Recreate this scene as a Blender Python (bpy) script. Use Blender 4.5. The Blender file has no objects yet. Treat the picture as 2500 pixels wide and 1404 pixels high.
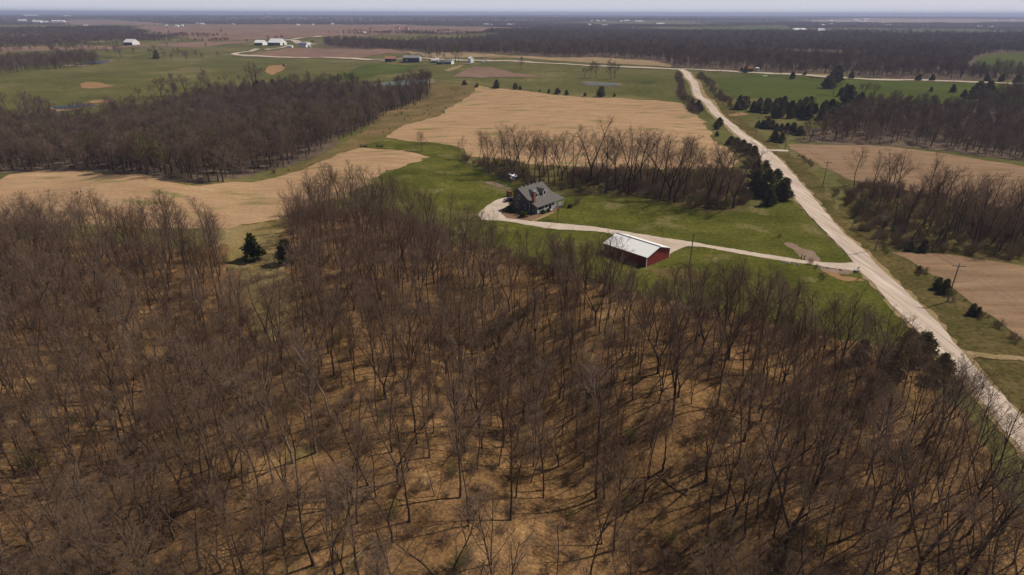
import bpy, bmesh, math, random
import numpy as np
from mathutils import Vector, Matrix

# ------------------------------------------------------------------ camera, sky, sun, exposure
SC = bpy.context.scene
COL = SC.collection
random.seed(7); RNG = np.random.default_rng(7)
F, CX, CY, HC = 1490.0, 1250.0, 702.0, 60.0
PITCH, ROLL = math.atan((CY-33)/F), 0.0024
FW = np.array([0, math.cos(PITCH), -math.sin(PITCH)])
_r = np.array([1.0, 0, 0]); _u = np.array([0, math.sin(PITCH), math.cos(PITCH)])
RT = math.cos(ROLL)*_r + math.sin(ROLL)*_u
UP = math.cos(ROLL)*_u - math.sin(ROLL)*_r
cam = bpy.data.cameras.new("camera"); co = bpy.data.objects.new("camera", cam); COL.objects.link(co)
cam.sensor_width = 36; cam.lens = 36*F/2500; cam.clip_start = 0.5; cam.clip_end = 90000
co.matrix_world = Matrix(((RT[0], UP[0], -FW[0], 0), (RT[1], UP[1], -FW[1], 0), (RT[2], UP[2], -FW[2], HC), (0, 0, 0, 1)))
SC.camera = co

SUN_EL, SUN_AZ = math.radians(48), math.atan2(0.91, 0.40)
W = bpy.data.worlds.new("World"); SC.world = W; W.use_nodes = True
nt = W.node_tree; bg = nt.nodes["Background"]; sky = nt.nodes.new("ShaderNodeTexSky")
sky.sky_type = 'NISHITA'; sky.sun_disc = False; sky.sun_elevation = SUN_EL; sky.sun_rotation = SUN_AZ
sky.air_density = 1.0; sky.dust_density = 1.5; sky.ozone_density = 2.0
# the pale glow low over the horizon, by elevation angle
wt = nt.nodes.new("ShaderNodeTexCoord"); wsx = nt.nodes.new("ShaderNodeSeparateXYZ"); nt.links.new(wt.outputs["Generated"], wsx.inputs[0])
wr = nt.nodes.new("ShaderNodeMapRange"); wr.interpolation_type = 'SMOOTHSTEP'; wr.inputs[1].default_value = -.02; wr.inputs[2].default_value = .09; wr.inputs[3].default_value = 1; wr.inputs[4].default_value = 0
nt.links.new(wsx.outputs["Z"], wr.inputs[0])
wm = nt.nodes.new("ShaderNodeMix"); wm.data_type = 'RGBA'; wm.inputs[7].default_value = (15.5, 15.9, 17.6, 1); nt.links.new(wr.outputs[0], wm.inputs[0]); nt.links.new(sky.outputs[0], wm.inputs[6])
nt.links.new(wm.outputs[2], bg.inputs[0]); bg.inputs[1].default_value = 0.055
sl = bpy.data.lights.new("sun", 'SUN'); so = bpy.data.objects.new("sun", sl); COL.objects.link(so)
sl.energy = 4.8; sl.angle = math.radians(0.5); sl.color = (1.0, 0.92, 0.81)
sd = Vector((math.sin(SUN_AZ)*math.cos(SUN_EL), math.cos(SUN_AZ)*math.cos(SUN_EL), math.sin(SUN_EL)))
so.rotation_euler = (-sd).to_track_quat('-Z', 'Y').to_euler(); so.location = (0, 0, 200)
SC.view_settings.view_transform = 'Standard'; SC.view_settings.look = 'None'
SC.view_settings.exposure = -0.05; SC.view_settings.gamma = 1
SC.cycles.volume_bounces = 0
SC.cycles.max_bounces = 5; SC.cycles.diffuse_bounces = 2; SC.cycles.transparent_max_bounces = 8

# ------------------------------------------------------------------ helpers
def lin(r, g, b):
    f = lambda c: ((c/255+0.055)/1.055)**2.4 if c > 10 else c/255/12.92
    return (f(r), f(g), f(b), 1)

def vnoise(x, y, seed=0):
    x = np.asarray(x, float); y = np.asarray(y, float)
    xi = np.floor(x).astype(np.int64); yi = np.floor(y).astype(np.int64)
    fx = x-xi; fy = y-yi; fx = fx*fx*(3-2*fx); fy = fy*fy*(3-2*fy)
    def hsh(a, b):
        n = (a*374761393 + b*668265263 + seed*982451653) & 0xffffffff
        n = ((n ^ (n >> 13))*1274126177) & 0xffffffff
        return ((n ^ (n >> 16)) & 0xffff)/65535.0*2-1
    a = hsh(xi, yi); b = hsh(xi+1, yi); c = hsh(xi, yi+1); d = hsh(xi+1, yi+1)
    return (a*(1-fx)+b*fx)*(1-fy) + (c*(1-fx)+d*fx)*fy

def seg_dist(x, y, ax, ay, bx, by):
    dx, dy = bx-ax, by-ay; L = dx*dx+dy*dy+1e-9
    t = np.clip(((x-ax)*dx+(y-ay)*dy)/L, 0, 1)
    return np.hypot(x-ax-t*dx, y-ay-t*dy)

def gau(x, y, cx, cy, sx, sy, rot=0):
    c, s = math.cos(rot), math.sin(rot); u = (x-cx)*c+(y-cy)*s; v = -(x-cx)*s+(y-cy)*c
    return np.exp(-(u/sx)**2-(v/sy)**2)

PONDS = [(-112, 590, 75, 32, 1.0), (84, 600, 36, 22, -1.0), (-310, 437, 40, 22, -7.0), (-605, 880, 70, 60, -2.0)]
def height(x, y):
    x = np.asarray(x, float); y = np.asarray(y, float)
    h = 0.0*x
    # gully through the near woods and its side draws
    for pts, dep, wid in (([(-9, 116), (-4, 104), (4, 80), (12, 62), (17, 50), (24, 25), (30, -20)], 6.5, 13),
                          ([(-70, 118), (-62, 95), (-66, 70), (-58, 40), (-50, 0)], 5, 16),
                          ([(52, 100), (44, 82), (28, 66), (17, 50)], 3.5, 9)):
        d = np.full(x.shape, 1e9)
        for a, b in zip(pts[:-1], pts[1:]): d = np.minimum(d, seg_dist(x, y, a[0], a[1], b[0], b[1]))
        h = h - dep*np.exp(-(d/wid)**2)
    h = h - 9*gau(x, y, -260, 400, 150, 110, 0.3)          # wooded valley behind the left field
    h = h - 7*gau(x, y, -120, 500, 90, 90)
    h = h + 2.2*gau(x, y, -150, 215, 45, 30)
    h = h + 2.0*gau(x, y, -60, 265, 40, 40)
    h = h - 8*gau(x, y, 330, 360, 120, 75, 0.35)           # wooded valley on the right
    h = h - 4*gau(x, y, 165, 190, 45, 26, 0.2)             # grove hollow
    h = h + 2.0*gau(x, y, 180, 262, 60, 30)
    h = h - 2.0*gau(x, y, 50, 225, 45, 11, 0.2)            # hollow of the tree row behind the house
    h = h + 1.5*gau(x, y, 40, 330, 60, 60)
    h = h + 2.2*np.clip((y-225)/120, 0, 1)*vnoise(x/75+9, y/75, 12) + 2.6*np.clip((-x-60)/60, 0, 1)*np.clip((y-170)/60, 0, 1)*vnoise(x/45, y/45, 13)
    far = np.clip((y-420)/500, 0, 1)
    h = h + far*(5*vnoise(x/330+3, y/330, 5) + 1.6*vnoise(x/110, y/110, 6))
    vf = np.clip((y-1500)/2500, 0, 1)
    h = h + vf*(9*vnoise(x/1400, y/1400, 7)) - vf*3
    for (cx, cy, sx, sy, z0) in PONDS:
        q = np.hypot((x-cx)/sx, (y-cy)/sy); w = np.clip((1.45-q)/.4, 0, 1); w = w*w*(3-2*w); h = h*(1-w)+z0*w
    near = 0.35*vnoise(x/17, y/17, 1) + 0.12*vnoise(x/6, y/6, 2)
    h = h + near
    # ease the ground level under the road, house and barn
    for (cx, cy, rr) in ((8, 198, 14), (34, 155, 12)):
        w = np.clip((rr*1.5-np.hypot(x-cx, y-cy))/(rr*0.5), 0, 1); h = h*(1-w)
    return h

def ray(px, py):
    return FW + (px-CX)/F*RT - (py-CY)/F*UP

def at(px, py, up=0.0):
    """world point of the ground (plus up) under a photo pixel"""
    d = ray(px, py); z = 0.0
    if d[2] > -0.0016: d[2] = -0.0016
    for _ in range(30):
        t = (HC-z-up)/-d[2]; X, Y = d[0]*t, d[1]*t
        z2 = float(height(X, Y)); 
        if abs(z2-z) < 0.01: break
        z = z + 0.6*(z2-z)
    return X, Y, z

def pix(X, Y, Z):
    v = np.array([X, Y, Z-HC]); d = v@FW
    return CX+F*(v@RT)/d, CY-F*(v@UP)/d

def poly(pts):
    return [at(*p)[:2] for p in pts]

def inside(x, y, P):
    x = np.asarray(x, float); y = np.asarray(y, float); r = np.zeros(x.shape, bool); n = len(P)
    for i in range(n):
        ax, ay = P[i]; bx, by = P[(i+1) % n]
        if ay == by: continue
        c = ((ay > y) != (by > y)) & (x < (bx-ax)*(y-ay)/(by-ay)+ax); r ^= c
    return r

def sdf(x, y, P):
    d = np.full(np.shape(x), 1e9); n = len(P)
    for i in range(n): d = np.minimum(d, seg_dist(x, y, *P[i], *P[(i+1) % n]))
    return np.where(inside(x, y, P), d, -d)

def tag(o, label=None, cat=None, group=None, kind=None):
    if label: o['label'] = label
    if cat: o['category'] = cat
    if group: o['group'] = group
    if kind: o['kind'] = kind
    return o

def npmesh(name, V, T, mat=None, smooth=True, quads=False):
    me = bpy.data.meshes.new(name); V = np.asarray(V, np.float32); T = np.asarray(T, np.int32)
    k = T.shape[1]; me.vertices.add(len(V)); me.vertices.foreach_set("co", V.ravel())
    me.loops.add(T.size); me.loops.foreach_set("vertex_index", T.ravel())
    me.polygons.add(len(T)); me.polygons.foreach_set("loop_start", np.arange(0, T.size, k, dtype=np.int32))
    me.polygons.foreach_set("loop_total", np.full(len(T), k, np.int32))
    me.polygons.foreach_set("use_smooth", np.full(len(T), smooth, bool))
    if mat: me.materials.append(mat)
    me.update(calc_edges=True); me.validate()
    return me

def link(name, me, parent=None, loc=None):
    o = bpy.data.objects.new(name, me); COL.objects.link(o)
    if parent: o.parent = parent
    if loc is not None: o.location = loc
    return o

def empty(name, loc, rz=0, **k):
    o = bpy.data.objects.new(name, None); COL.objects.link(o); o.location = loc; o.rotation_euler = (0, 0, rz)
    o.empty_display_size = 0.3
    return tag(o, **k)

# ------------------------------------------------------------------ materials
def mat(name, c1, c2=None, c3=None, scale=0.05, detail=6, fine=None, fine_amt=0.35, rough=0.95, stretch=(1, 1, 1), rot=0, objrand=0.0, lo=0.35, hi=0.65, bump=0, metallic=0, spec=0.0, coords='pos', patch=None):
    m = bpy.data.materials.new(name); m.use_nodes = True; n = m.node_tree.nodes; l = m.node_tree.links
    b = n["Principled BSDF"]; b.inputs["Roughness"].default_value = rough; b.inputs["Metallic"].default_value = metallic
    b.inputs["Specular IOR Level"].default_value = spec
    if c2 is None:
        b.inputs["Base Color"].default_value = c1; last = None
    else:
        if coords == 'pos': src = n.new("ShaderNodeNewGeometry").outputs["Position"]
        else: src = n.new("ShaderNodeTexCoord").outputs["Object"]
        mp = n.new("ShaderNodeMapping"); mp.inputs["Scale"].default_value = stretch; mp.inputs["Rotation"].default_value = (0, 0, rot)
        l.new(src, mp.inputs[0])
        t = n.new("ShaderNodeTexNoise"); t.inputs["Scale"].default_value = scale; t.inputs["Detail"].default_value = detail; t.inputs["Roughness"].default_value = 0.62
        l.new(mp.outputs[0], t.inputs[0])
        r = n.new("ShaderNodeValToRGB"); r.color_ramp.elements[0].position = lo; r.color_ramp.elements[1].position = hi
        r.color_ramp.elements[0].color = c1; r.color_ramp.elements[1].color = c2
        if c3 is not None:
            e = r.color_ramp.elements.new(hi+0.12); e.color = c3
        l.new(t.outputs[0], r.inputs[0]); last = r.outputs[0]
        if patch:     # (colour, scale, threshold): large patches of another growth
            t3 = n.new("ShaderNodeTexNoise"); t3.inputs["Scale"].default_value = patch[1]; t3.inputs["Detail"].default_value = 7; l.new(mp.outputs[0], t3.inputs[0])
            r3 = n.new("ShaderNodeMapRange"); r3.inputs[1].default_value = patch[2]; r3.inputs[2].default_value = patch[2]+0.1; l.new(t3.outputs[0], r3.inputs[0])
            x3 = n.new("ShaderNodeMix"); x3.data_type = 'RGBA'; x3.inputs[7].default_value = patch[0]
            ml = n.new("ShaderNodeMath"); ml.operation = 'MULTIPLY'; ml.inputs[1].default_value = 0.75; l.new(r3.outputs[0], ml.inputs[0])
            l.new(ml.outputs[0], x3.inputs[0]); l.new(last, x3.inputs[6]); last = x3.outputs[2]
        if fine:
            t2 = n.new("ShaderNodeTexNoise"); t2.inputs["Scale"].default_value = fine; t2.inputs["Detail"].default_value = 3; l.new(mp.outputs[0], t2.inputs[0])
            mr = n.new("ShaderNodeMapRange"); mr.inputs[1].default_value = 0.25; mr.inputs[2].default_value = 0.75; mr.inputs[3].default_value = 1-fine_amt; mr.inputs[4].default_value = 1+fine_amt
            l.new(t2.outputs[0], mr.inputs[0])
            vm = n.new("ShaderNodeVectorMath"); vm.operation = 'SCALE'; l.new(last, vm.inputs[0]); l.new(mr.outputs[0], vm.inputs["Scale"]); last = vm.outputs[0]
        if bump:
            bp = n.new("ShaderNodeBump"); bp.inputs["Strength"].default_value = bump; bp.inputs["Distance"].default_value = 0.3
            l.new((t2 if fine else t).outputs[0], bp.inputs["Height"]); l.new(bp.outputs[0], b.inputs["Normal"])
    if objrand:
        oi = n.new("ShaderNodeObjectInfo"); mr = n.new("ShaderNodeMapRange"); mr.inputs[3].default_value = 1-objrand; mr.inputs[4].default_value = 1+objrand
        l.new(oi.outputs["Random"], mr.inputs[0]); vm = n.new("ShaderNodeVectorMath"); vm.operation = 'SCALE'
        if last is None: vm.inputs[0].default_value = c1[:3]
        else: l.new(last, vm.inputs[0])
        l.new(mr.outputs[0], vm.inputs["Scale"]); last = vm.outputs[0]
    if last is not None: l.new(last, b.inputs["Base Color"])
    return m

def c(r, g, b): return (r, g, b, 1)
def mat_by_tree(name, c1, c2):
    m = mat(name, c1); n = m.node_tree.nodes; l = m.node_tree.links; oi = n.new("ShaderNodeObjectInfo"); r = n.new("ShaderNodeValToRGB")
    r.color_ramp.elements[0].color = c1; r.color_ramp.elements[1].color = c2; l.new(oi.outputs["Random"], r.inputs[0]); l.new(r.outputs[0], n["Principled BSDF"].inputs["Base Color"]); return m
M = {}
M['pasture'] = mat("pasture", c(.078, .079, .023), c(.115, .104, .036), c(.20, .148, .065), scale=0.012, fine=0.35, fine_amt=.3, lo=.36, hi=.6, patch=(c(.16, .13, .055), .011, .55))
M['lawn'] = mat("lawn_grass", c(.058, .063, .011), c(.104, .100, .020), c(.18, .145, .05), scale=0.06, detail=9, fine=0.9, fine_amt=.4, patch=(c(.165, .135, .055), .07, .57), lo=.38, hi=.62)
M['stubble'] = mat("stubble", c(.315, .195, .108), c(.37, .238, .132), c(.42, .285, .16), scale=0.045, detail=9, stretch=(1, 3.2, 1), rot=.35, fine=0.6, fine_amt=.22, lo=.36, hi=.58, patch=(c(.15, .15, .045), .04, .565))
M['stubble_dark'] = mat("dull_stubble", c(.19, .120, .070), c(.26, .168, .10), c(.30, .205, .12), scale=0.05, detail=9, stretch=(1, 6, 1), rot=-.5, fine=0.8, fine_amt=.22, lo=.36, hi=.58, patch=(c(.13, .14, .04), .02, .66))
M['litter'] = mat("leaf_litter", c(.098, .055, .026), c(.22, .126, .054), c(.31, .19, .088), scale=0.12, detail=9, fine=2.2, fine_amt=.5, lo=.32, hi=.6, bump=.4, patch=(c(.13, .12, .04), .05, .62))
M['tangrass'] = mat("dry_grass", c(.17, .125, .045), c(.26, .19, .085), c(.15, .14, .04), scale=0.05, fine=1.0, fine_amt=.3)
M['gravel'] = mat("gravel", c(.42, .335, .26), c(.53, .43, .345), c(.58, .48, .40), scale=0.15, fine=1.1, fine_amt=.1)
M['road'] = mat("road_gravel", c(.42, .33, .26), c(.56, .455, .37), c(.64, .53, .45), scale=0.8, detail=4, stretch=(1, .035, 1), rot=.15, fine=1.6, fine_amt=.07, lo=.38, hi=.6)
M['verge'] = mat("dusty_verge", c(.30, .21, .12), c(.22, .17, .07), c(.36, .25, .16), scale=0.3, fine=1.5, fine_amt=.2)
M['plowed'] = mat("plowed_soil", c(.17, .105, .075), c(.22, .14, .10), c(.25, .17, .12), scale=0.01, fine=.1, fine_amt=.15)
M['green'] = mat("green_field", c(.054, .070, .014), c(.078, .090, .022), c(.12, .11, .035), scale=0.01, fine=.15, fine_amt=.15)
M['tanfield'] = mat("tan_field", c(.24, .17, .09), c(.29, .21, .12), c(.20, .17, .07), scale=0.01, fine=.1, fine_amt=.15)
M['dirt'] = mat("bare_dirt", c(.25, .145, .07), c(.30, .18, .09), c(.20, .15, .06), scale=0.1, fine=.8, fine_amt=.2)
M['mulch'] = mat("mulch", c(.16, .09, .055), c(.21, .13, .08), scale=0.4, fine=3, fine_amt=.3)
M['silt'] = mat("silt", c(.19, .13, .09), c(.25, .18, .13), scale=0.3, fine=2, fine_amt=.3)
M['weeds'] = mat("ditch_weeds", c(.062, .056, .016), c(.125, .092, .036), c(.19, .125, .06), scale=0.09, fine=1.0, fine_amt=.45)
M['scrub'] = mat("scrub_grass", c(.11, .088, .03), c(.19, .125, .06), c(.25, .165, .09), scale=0.05, fine=.9, fine_amt=.35)
M['water'] = mat("pond_water", c(.105, .12, .09), rough=.5, spec=.15)
M['creek'] = mat("creek_water", c(.045, .055, .06), rough=.4, spec=.15)
M['bark'] = mat("bark", c(.060, .040, .029), c(.11, .078, .058), scale=3, coords='obj', objrand=.25)
M['bark_pale'] = mat("pale_bark", c(.20, .155, .12), c(.32, .26, .21), scale=2, coords='obj', objrand=.2)
M['bark_dark'] = mat("dark_bark", c(.05, .037, .03), c(.09, .068, .055), scale=3, coords='obj', objrand=.2)
M['twig'] = mat_by_tree("twigs", c(.125, .072, .042), c(.215, .148, .104))
M['twig_far'] = mat_by_tree("far_twigs", c(.105, .066, .048), c(.22, .155, .115))
M['twig_green'] = mat("budding_twigs", c(.145, .135, .045), objrand=.2)
M['cedar'] = mat("cedar_leaf", c(.125, .125, .048), c(.22, .18, .085), scale=.8, coords='obj', objrand=.3)
M['pine'] = mat("pine_needle", c(.04, .055, .012), c(.085, .09, .02), scale=.8, coords='obj')
M['boxwood'] = mat("boxwood_leaf", c(.04, .07, .015), c(.08, .11, .03), scale=2, coords='obj')
M['deadwood'] = mat("pale_dead_wood", c(.24, .18, .13), c(.33, .26, .19), scale=2, coords='obj')

# ------------------------------------------------------------------ terrain sheet
def axis(parts):
    out = [parts[0][0]]
    for (a, b, st0, st1) in parts:
        x = a; st = st0
        n = 0
        while x < b-1e-6:
            t = (x-a)/(b-a); st = st0*(st1/st0)**t; x = x+st; out.append(min(x, b))
    return np.unique(np.round(np.array(out), 4))
xs_pos = axis([(0, 210, 1.6, 1.6), (210, 700, 2.2, 7), (700, 2600, 7, 60), (2600, 30000, 60, 1500)])
XS = np.concatenate([-xs_pos[::-1][:-1], xs_pos])
YS = axis([(-60, 20, 8, 2), (20, 270, 1.6, 1.6), (270, 650, 1.8, 4.5), (650, 1500, 4.5, 11), (1500, 5000, 11, 90), (5000, 34000, 90, 1500)])
NX, NY = len(XS), len(YS)
GX, GY = np.meshgrid(XS, YS); GZ = height(GX, GY)
def cells(i0, i1, j0, j1):
    jj, ii = np.meshgrid(np.arange(j0, j1), np.arange(i0, i1), indexing='ij')
    a = jj*NX+ii; b = a+1; d = a+NX; e = d+1
    return np.concatenate([np.stack([a, b, e], -1).reshape(-1, 3), np.stack([a, e, d], -1).reshape(-1, 3)])
V = np.stack([GX.ravel(), GY.ravel(), GZ.ravel()], 1)
ground = link("ground", npmesh("ground", V, cells(0, NX-1, 0, NY-1), M['pasture']))
tag(ground, "rolling olive and tan pasture ground reaching to the horizon", "ground", kind="structure")

def sheet(name, P, mt, lift, label, cat, wob=0.0, wl=6.0, seed=3, kind="structure", flat=None, extra=None):
    """a draped sheet: the terrain's own triangles, cut along a wavering outline"""
    xs = [p[0] for p in P]; ys = [p[1] for p in P]; m = wob+2
    i0 = max(0, np.searchsorted(XS, min(xs)-m)-1); i1 = min(NX-1, np.searchsorted(XS, max(xs)+m)+1)
    j0 = max(0, np.searchsorted(YS, min(ys)-m)-1); j1 = min(NY-1, np.searchsorted(YS, max(ys)+m)+1)
    T = cells(i0, i1, j0, j1); S = np.full(NX*NY, -1e9)
    jj, ii = np.meshgrid(np.arange(j0, j1+1), np.arange(i0, i1+1), indexing='ij'); idx = (jj*NX+ii).ravel()
    x = V[idx, 0]; y = V[idx, 1]; s = sdf(x, y, P)
    if wob: s = s + wob*(vnoise(x/wl, y/wl, seed)+.6*vnoise(x/wl*2.7, y/wl*2.7, seed+1))
    if extra is not None: s = extra(x, y, s)
    S[idx] = s
    ins = S[T] > 0; k = ins.sum(1); out = [T[k == 3]]; VV = [V]; base = len(V); keys = []; tris = []
    def rot(Tk, Ik, want):
        o = np.argmax(Ik == want, 1); r = np.arange(len(Tk))
        return Tk[r, o], Tk[r, (o+1) % 3], Tk[r, (o+2) % 3]
    def cut(a, b): return np.minimum(a, b)*np.int64(NX*NY)+np.maximum(a, b)
    A = rot(T[k == 1], ins[k == 1], True); B = rot(T[k == 2], ins[k == 2], False)
    kk = [cut(A[0], A[1]), cut(A[0], A[2]), cut(B[0], B[1]), cut(B[0], B[2])]
    allk = np.concatenate(kk); u, inv = np.unique(allk, return_inverse=True)
    p = u//(NX*NY); q = u % (NX*NY); t = S[p]/(S[p]-S[q]+1e-12); t = np.clip(t, 0, 1)[:, None]
    NV = V[p]*(1-t)+V[q]*t
    sp = np.split(inv, np.cumsum([len(z) for z in kk])[:-1]); c0, c1, c2, c3 = [z+base for z in sp]
    out.append(np.stack([A[0], c0, c1], 1)); out.append(np.stack([c2, B[1], B[2]], 1)); out.append(np.stack([c2, B[2], c3], 1))
    TT = np.concatenate(out)
    if len(TT) == 0: return None
    AV = np.concatenate([V, NV]); used, inv2 = np.unique(TT.ravel(), return_inverse=True); nv = AV[used].copy()
    if flat is not None: nv[:, 2] = flat
    else: nv[:, 2] += lift*(1+np.hypot(nv[:, 0], nv[:, 1])/350)
    o = link(name, npmesh(name, nv, inv2.reshape(-1, 3), mt))
    return tag(o, label, cat, kind=kind)

WOODS = poly([(-420, 590), (0, 592), (250, 598), (540, 606), (575, 660), (600, 760), (640, 850), (700, 800), (716, 720), (690, 650), (668, 590), (705, 540), (790, 512), (900, 515), (960, 535), (1060, 575), (1130, 600), (1230, 622), (1330, 640), (1420, 662), (1480, 690), (1560, 728), (1650, 742), (1760, 742), (1900, 768), (2040, 812), (2140, 862), (2230, 912), (2315, 985), (2400, 1080), (2480, 1190), (2580, 1330), (2640, 1404)]) + [(62, 20), (-90, 20), (-170, 60)]
CLEAR = poly([(560, 560), (700, 545), (690, 640), (720, 720), (705, 800), (650, 860), (600, 760), (560, 640)])
FIELD_L = poly([(-200, 450), (0, 439), (27, 425), (84, 418), (218, 419), (319, 427), (386, 440), (470, 455), (517, 449), (638, 442), (739, 415), (806, 388), (840, 371), (880, 362), (960, 366), (1010, 373), (1052, 384), (1030, 393), (990, 405), (930, 425), (900, 450), (840, 480), (760, 500), (700, 530), (640, 545), (585, 553), (560, 560), (400, 558), (200, 552), (0, 545), (-200, 540)])
FIELD_C = poly([(1165, 214), (1230, 217), (1290, 223), (1350, 232), (1420, 238), (1500, 239), (1600, 245), (1668, 252), (1677, 268), (1696, 279), (1720, 298), (1728, 320), (1743, 337), (1767, 359), (1787, 375), (1802, 388), (1800, 408), (1711, 410), (1592, 412), (1523, 412), (1394, 407), (1284, 399), (1210, 388), (1140, 379), (1126, 365), (1101, 354), (1058, 347), (1001, 346), (937, 337), (980, 308), (1044, 290), (1079, 283), (1093, 264), (1140, 239)])
FIELD_R = poly([(1918, 352), (2084, 354), (2195, 361), (2307, 374), (2500, 406), (2750, 450), (2750, 560), (2500, 520), (2300, 480), (2150, 455), (2066, 436), (2003, 410), (1973, 387), (1930, 366)])
FIELD_RL = poly([(2179, 617), (2274, 619), (2349, 627), (2500, 650), (2800, 700), (2800, 1040), (2500, 833), (2439, 785), (2364, 734), (2319, 695), (2235, 648), (2208, 629)])
LAWN = poly([(888, 357), (937, 339), (1001, 347), (1060, 349), (1101, 356), (1126, 367), (1140, 388), (1180, 415), (1215, 432), (1245, 446), (1300, 455), (1340, 466), (1380, 478), (1450, 478), (1500, 474), (1560, 484), (1610, 492), (1660, 506), (1700, 518), (1800, 520), (1850, 505), (1920, 486), (1935, 492), (2000, 566), (2082, 640), (2112, 690), (2180, 762), (2240, 835), (2210, 860), (2050, 830), (1900, 790), (1750, 755), (1650, 735), (1560, 712), (1480, 690), (1300, 648), (1200, 610), (1100, 570), (1040, 530), (960, 470), (920, 434), (990, 405), (1030, 393), (1052, 384), (1010, 373), (960, 366), (890, 361)])
ROAD = poly([(1650, 168), (1666, 178), (1677, 194), (1688, 210), (1702, 242), (1734, 274), (1774, 306), (1798, 330), (1833, 365), (1880, 420), (1933, 476), (1986, 538), (2028, 580), (2057, 607), (2084, 640), (2098, 664), (2128, 688), (2179, 749), (2235, 806), (2271, 848), (2310, 897), (2360, 945), (2403, 988), (2461, 1065), (2500, 1108), (2700, 1350), (2800, 1250), (2500, 1026), (2419, 937), (2379, 896), (2319, 824), (2259, 758), (2199, 701), (2140, 647), (2103, 607), (2069, 580), (2037, 545), (1978, 472), (1930, 420), (1873, 365), (1822, 330), (1794, 306), (1755, 274), (1723, 242), (1706, 210), (1695, 194), (1685, 178), (1668, 170)])
DRIVE = poly([(2090, 648), (2080, 641), (2072, 644), (2050, 644), (2010, 642), (1971, 638), (1921, 630), (1860, 621), (1790, 609), (1720, 597), (1668, 588), (1600, 578), (1554, 571), (1500, 563), (1449, 554), (1398, 549), (1347, 545), (1295, 541), (1252, 536), (1235, 533), (1224, 522), (1229, 510), (1256, 496), (1254, 482), (1232, 483), (1204, 493), (1179, 511), (1163, 526), (1178, 538), (1222, 540), (1238, 541), (1283, 550), (1334, 558), (1398, 563), (1449, 565), (1490, 571), (1530, 600), (1600, 640), (1634, 626), (1640, 618), (1656, 608), (1680, 602), (1720, 605), (1790, 617), (1860, 630), (1921, 640), (1955, 644), (1989, 648), (2037, 656), (2096, 664)])

# bands of undergrowth and woods floor
sheet("dry_grass_clearing", poly([(520, 545), (720, 535), (740, 640), (740, 760), (700, 880), (640, 900), (580, 800), (540, 660)]), M['tangrass'], .02, "dry tan grass of the clearing round the lone pine", "clearing", wob=4)
sheet("woodland_floor", WOODS, M['litter'], .05, "orange brown leaf litter under the bare hillside trees", "forest floor", wob=3, wl=9, extra=lambda x, y, s: np.minimum(s, -sdf(x, y, CLEAR)+1+2*vnoise(x/7, y/7, 9)))
sheet("scrub_slope", poly([(470, 456), (640, 436), (760, 395), (850, 345), (960, 260), (1060, 205), (1165, 210), (1140, 240), (1090, 266), (1070, 285), (980, 310), (930, 342), (880, 358), (800, 384), (740, 413), (638, 441), (520, 452)]), M['scrub'], .03, "fallow scrub grass strip beside the wooded valley", "scrub", wob=3, wl=12)
sheet("grove_floor", poly([(2050, 430), (2200, 445), (2320, 480), (2760, 560), (2760, 690), (2350, 624), (2190, 614), (2120, 590), (2080, 560), (2050, 500)]), M['weeds'], .03, "scrubby floor under the grove right of the road", "forest floor", wob=3, wl=12)
sheet("row_floor", poly([(1120, 385), (1210, 390), (1290, 402), (1400, 411), (1530, 415), (1720, 413), (1805, 410), (1830, 440), (1835, 500), (1800, 522), (1700, 520), (1660, 508), (1600, 494), (1500, 476), (1400, 478), (1310, 460), (1245, 448), (1180, 417)]), M['weeds'], .035, "brushy floor under the tree row behind the house", "forest floor", wob=1.5, wl=7)
sheet("ditch_verge", poly([(1690, 215), (1735, 255), (1775, 295), (1840, 345), (1900, 400), (1990, 500), (2060, 590), (2110, 640), (2200, 725), (2330, 860), (2600, 1140), (2700, 1040), (2500, 840), (2430, 785), (2310, 700), (2200, 632), (2140, 600), (2070, 545), (2000, 440), (1960, 395), (1900, 360), (1850, 320), (1790, 265), (1720, 205)]), M['weeds'], .03, "weedy grass ditch along the far side of the road", "verge", wob=1.5, wl=5)
sheet("stubble_field", FIELD_L, M['stubble'], .06, "tan stubble field curving across the left side", "field", wob=1.6, wl=6)
sheet("stubble_field", FIELD_C, M['stubble'], .06, "large tan stubble field behind the tree row", "field", wob=1.8, wl=8)
sheet("stubble_field", FIELD_R, M['stubble_dark'], .06, "dull tan field beyond the grove right of the road", "field", wob=1.5, wl=14)
sheet("stubble_field", FIELD_RL, M['stubble_dark'], .06, "brown bare field at the lower right of the road", "field", wob=.8, wl=10)
sheet("lawn", LAWN, M['lawn'], .07, "mown green lawn round the grey house and the red barn", "lawn", wob=1.0, wl=5)
sheet("verge", poly([(2000, 545), (2030, 585), (2070, 625), (2082, 645), (2120, 690), (2180, 760), (2240, 825), (2300, 900), (2400, 1000), (2500, 1125), (2600, 1240), (2700, 1200), (2500, 1015), (2385, 895), (2325, 824), (2265, 756), (2205, 700), (2110, 605), (2075, 580), (2043, 545), (1984, 472), (1935, 420), (1878, 365), (1828, 330), (1760, 272), (1715, 210), (1690, 178), (1660, 170), (1672, 194), (1683, 210), (1697, 242), (1730, 277), (1770, 309), (1794, 334), (1829, 370), (1876, 425), (1930, 482)]), M['verge'], .085, "dusty brown shoulder of the gravel road", "verge", wob=.8, wl=3)
sheet("road", ROAD, M['road'], .13, "pale gravel country road running up the right side", "road", wob=.25, wl=4)
sheet("driveway", DRIVE, M['gravel'], .11, "pale gravel driveway from the road past the barn to the house", "driveway", wob=.3, wl=3)
sheet("field_track", poly([(2325, 842), (2350, 855), (2379, 861), (2500, 872), (2700, 884), (2700, 897), (2500, 884), (2379, 874), (2362, 884)]), M['verge'], .11, "narrow dirt track leaving the road at lower right", "track", wob=.15, wl=2)
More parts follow.
